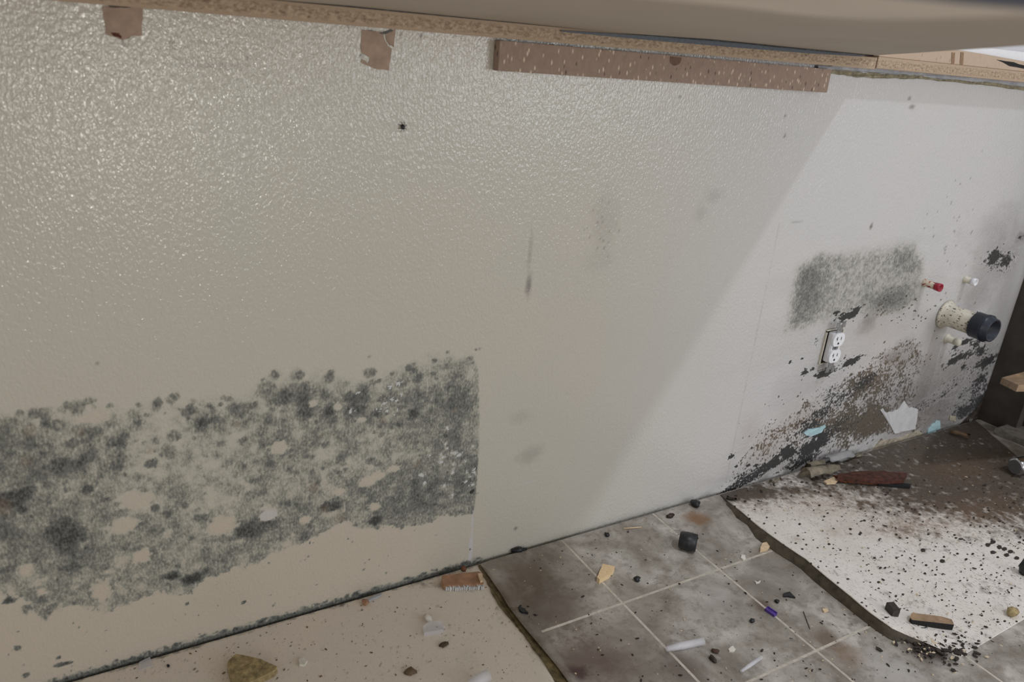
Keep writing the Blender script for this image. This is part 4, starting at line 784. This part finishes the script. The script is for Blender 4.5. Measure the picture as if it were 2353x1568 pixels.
lab = ['brownish curled paper flap leaning at the wall foot, left of the rotten wood', 'curled paper flap just left of tan chip at wall foot', 'crumpled white paper curl at the wall foot behind the rotten wood', 'small grey white curl right of the crumpled white paper', 'creased paper flap against wall above the leaning curl',
       'thin brown shaving below the wall near the right corner', 'small grey curl on the wall foot left of paper flaps', 'dark curled tip at sheet corner by the wall', 'grey paper curl furthest right along the wall foot']
for i, (a, c, h, m_) in enumerate(crl): tag(bm_obj('paper_curl', curl(a, c, h, m_, i), m_, None, True), lab[i], 'paper scrap')
# hole in the right corner, its shaded inside painted as a dark patch
patch('hole_shade', [(2281, 862), (2288, 880), (2284, 930), (2262, 975), (2205, 990), (2196, 985), (2228, 955), (2262, 918), (2276, 890)], plain('hole_shade_brown', srgb(60, 50, 42), .9, var=.5, sc=60, bump=.002), parent=wall, y=-.0015, amp=.002)

# ------------------------------------------------------------------ crumbs nobody could count
def crumbs(name, mat, n, region, size, zf, label, seed):
    r_ = random.Random(seed); b = bmesh.new(); k = 0; tries = 0
    while k < n and tries < n*12:
        tries += 1; px, py = region(r_)
        if px is None: continue
        z_ = zf(px, py); p_ = F(px, py, z_); s_ = r_.choice(size)*r_.uniform(.6, 1.3); e = r_.uniform(1, 2.6); a = r_.uniform(0, 6.28)
        vs = []
        for q_ in range(5):
            t0 = 6.283*q_/5; u_ = Vector((math.cos(t0)*s_*e, math.sin(t0)*s_, 0)); u_.rotate(Matrix.Rotation(a, 3, 'Z')); vs.append(p_+u_*r_.uniform(.7, 1.2))
        prism(b, vs, (0, 0, s_*r_.uniform(.4, 1.0))); k += 1
    o = bm_obj(name, b, mat); return tag(o, label, 'debris', kind='stuff')
def r_tiles(r_):
    px = r_.uniform(1110, 2250); py = r_.uniform(1160, 1567)
    l = np.interp(py, [p[1] for p in outl], [p[0] for p in outl])+10; wl_ = 1606-px*.2855+8; e_ = np.interp(px, [p[0] for p in ed], [p[1] for p in ed]) if px > 1655 else 0
    return (px, py) if px > l and py > wl_ and py > e_+8 else (None, None)
def r_sheet(r_):
    px = r_.uniform(1690, 2352); py = r_.uniform(1000, 1500); e_ = np.interp(px, [p[0] for p in ed], [p[1] for p in ed]); wl_ = 1608-px*.284+12
    if py < 1240 and r_.random() < .0: return (None, None)
    return (px, py) if wl_ < py < e_-25 else (None, None)
def r_heap(r_):
    px = r_.gauss(2150, 48); py = 1493+(px-2150)*.1+r_.gauss(0, 17); return (px, py) if py < 1560 else (None, None)
def r_bare(r_):
    px = r_.uniform(150, 1280); py = r_.uniform(1310, 1567); l = np.interp(py, [p[1] for p in outl], [p[0] for p in outl])-25; wl_ = 1606-px*.2855+14
    return (px, py) if px < l and py > wl_ else (None, None)
zt_ = lambda a, c: .0034
def zsh(px, py): return .0075
DK = plain('dark_crumb', srgb(52, 44, 40), .7, var=.3); PLE = plain('pale_crumb', srgb(214, 198, 170), .7, var=.12); BRN = plain('brown_crumb', srgb(120, 100, 78), .8, var=.25)
crumbs('dark_crumbs', DK, 260, r_tiles, (.0004, .0006, .0009, .0014), zt_, 'fine dark crumbs strewn over the vinyl tiles', 1)
crumbs('pale_crumbs', PLE, 120, r_tiles, (.0004, .0006, .0010), zt_, 'fine pale crumbs strewn over the vinyl tiles', 2)
crumbs('dark_crumbs', DK, 420, r_sheet, (.0005, .0008, .0011, .0016), zsh, 'dark crumbs scattered over the curled white sheet', 3)
crumbs('pale_crumbs', PLE, 130, r_sheet, (.0006, .0009, .0013), zsh, 'pale crumbs scattered over the curled white sheet', 4)
crumbs('brown_crumbs', BRN, 150, r_bare, (.0004, .0006, .001), lambda a, c: .0001, 'fine brown crumbs on the bare beige floor', 5)
crumbs('dark_crumbs', DK, 150, r_heap, (.0010, .0018, .0028), lambda a, c: .0052, 'heap of dark crumbs at the lower corner of the curled sheet', 6)
crumbs('pale_crumbs', PLE, 50, r_heap, (.0008, .0014, .0022), lambda a, c: .0055, 'pale crumbs in the dark heap at the lower corner of the curled sheet', 7)
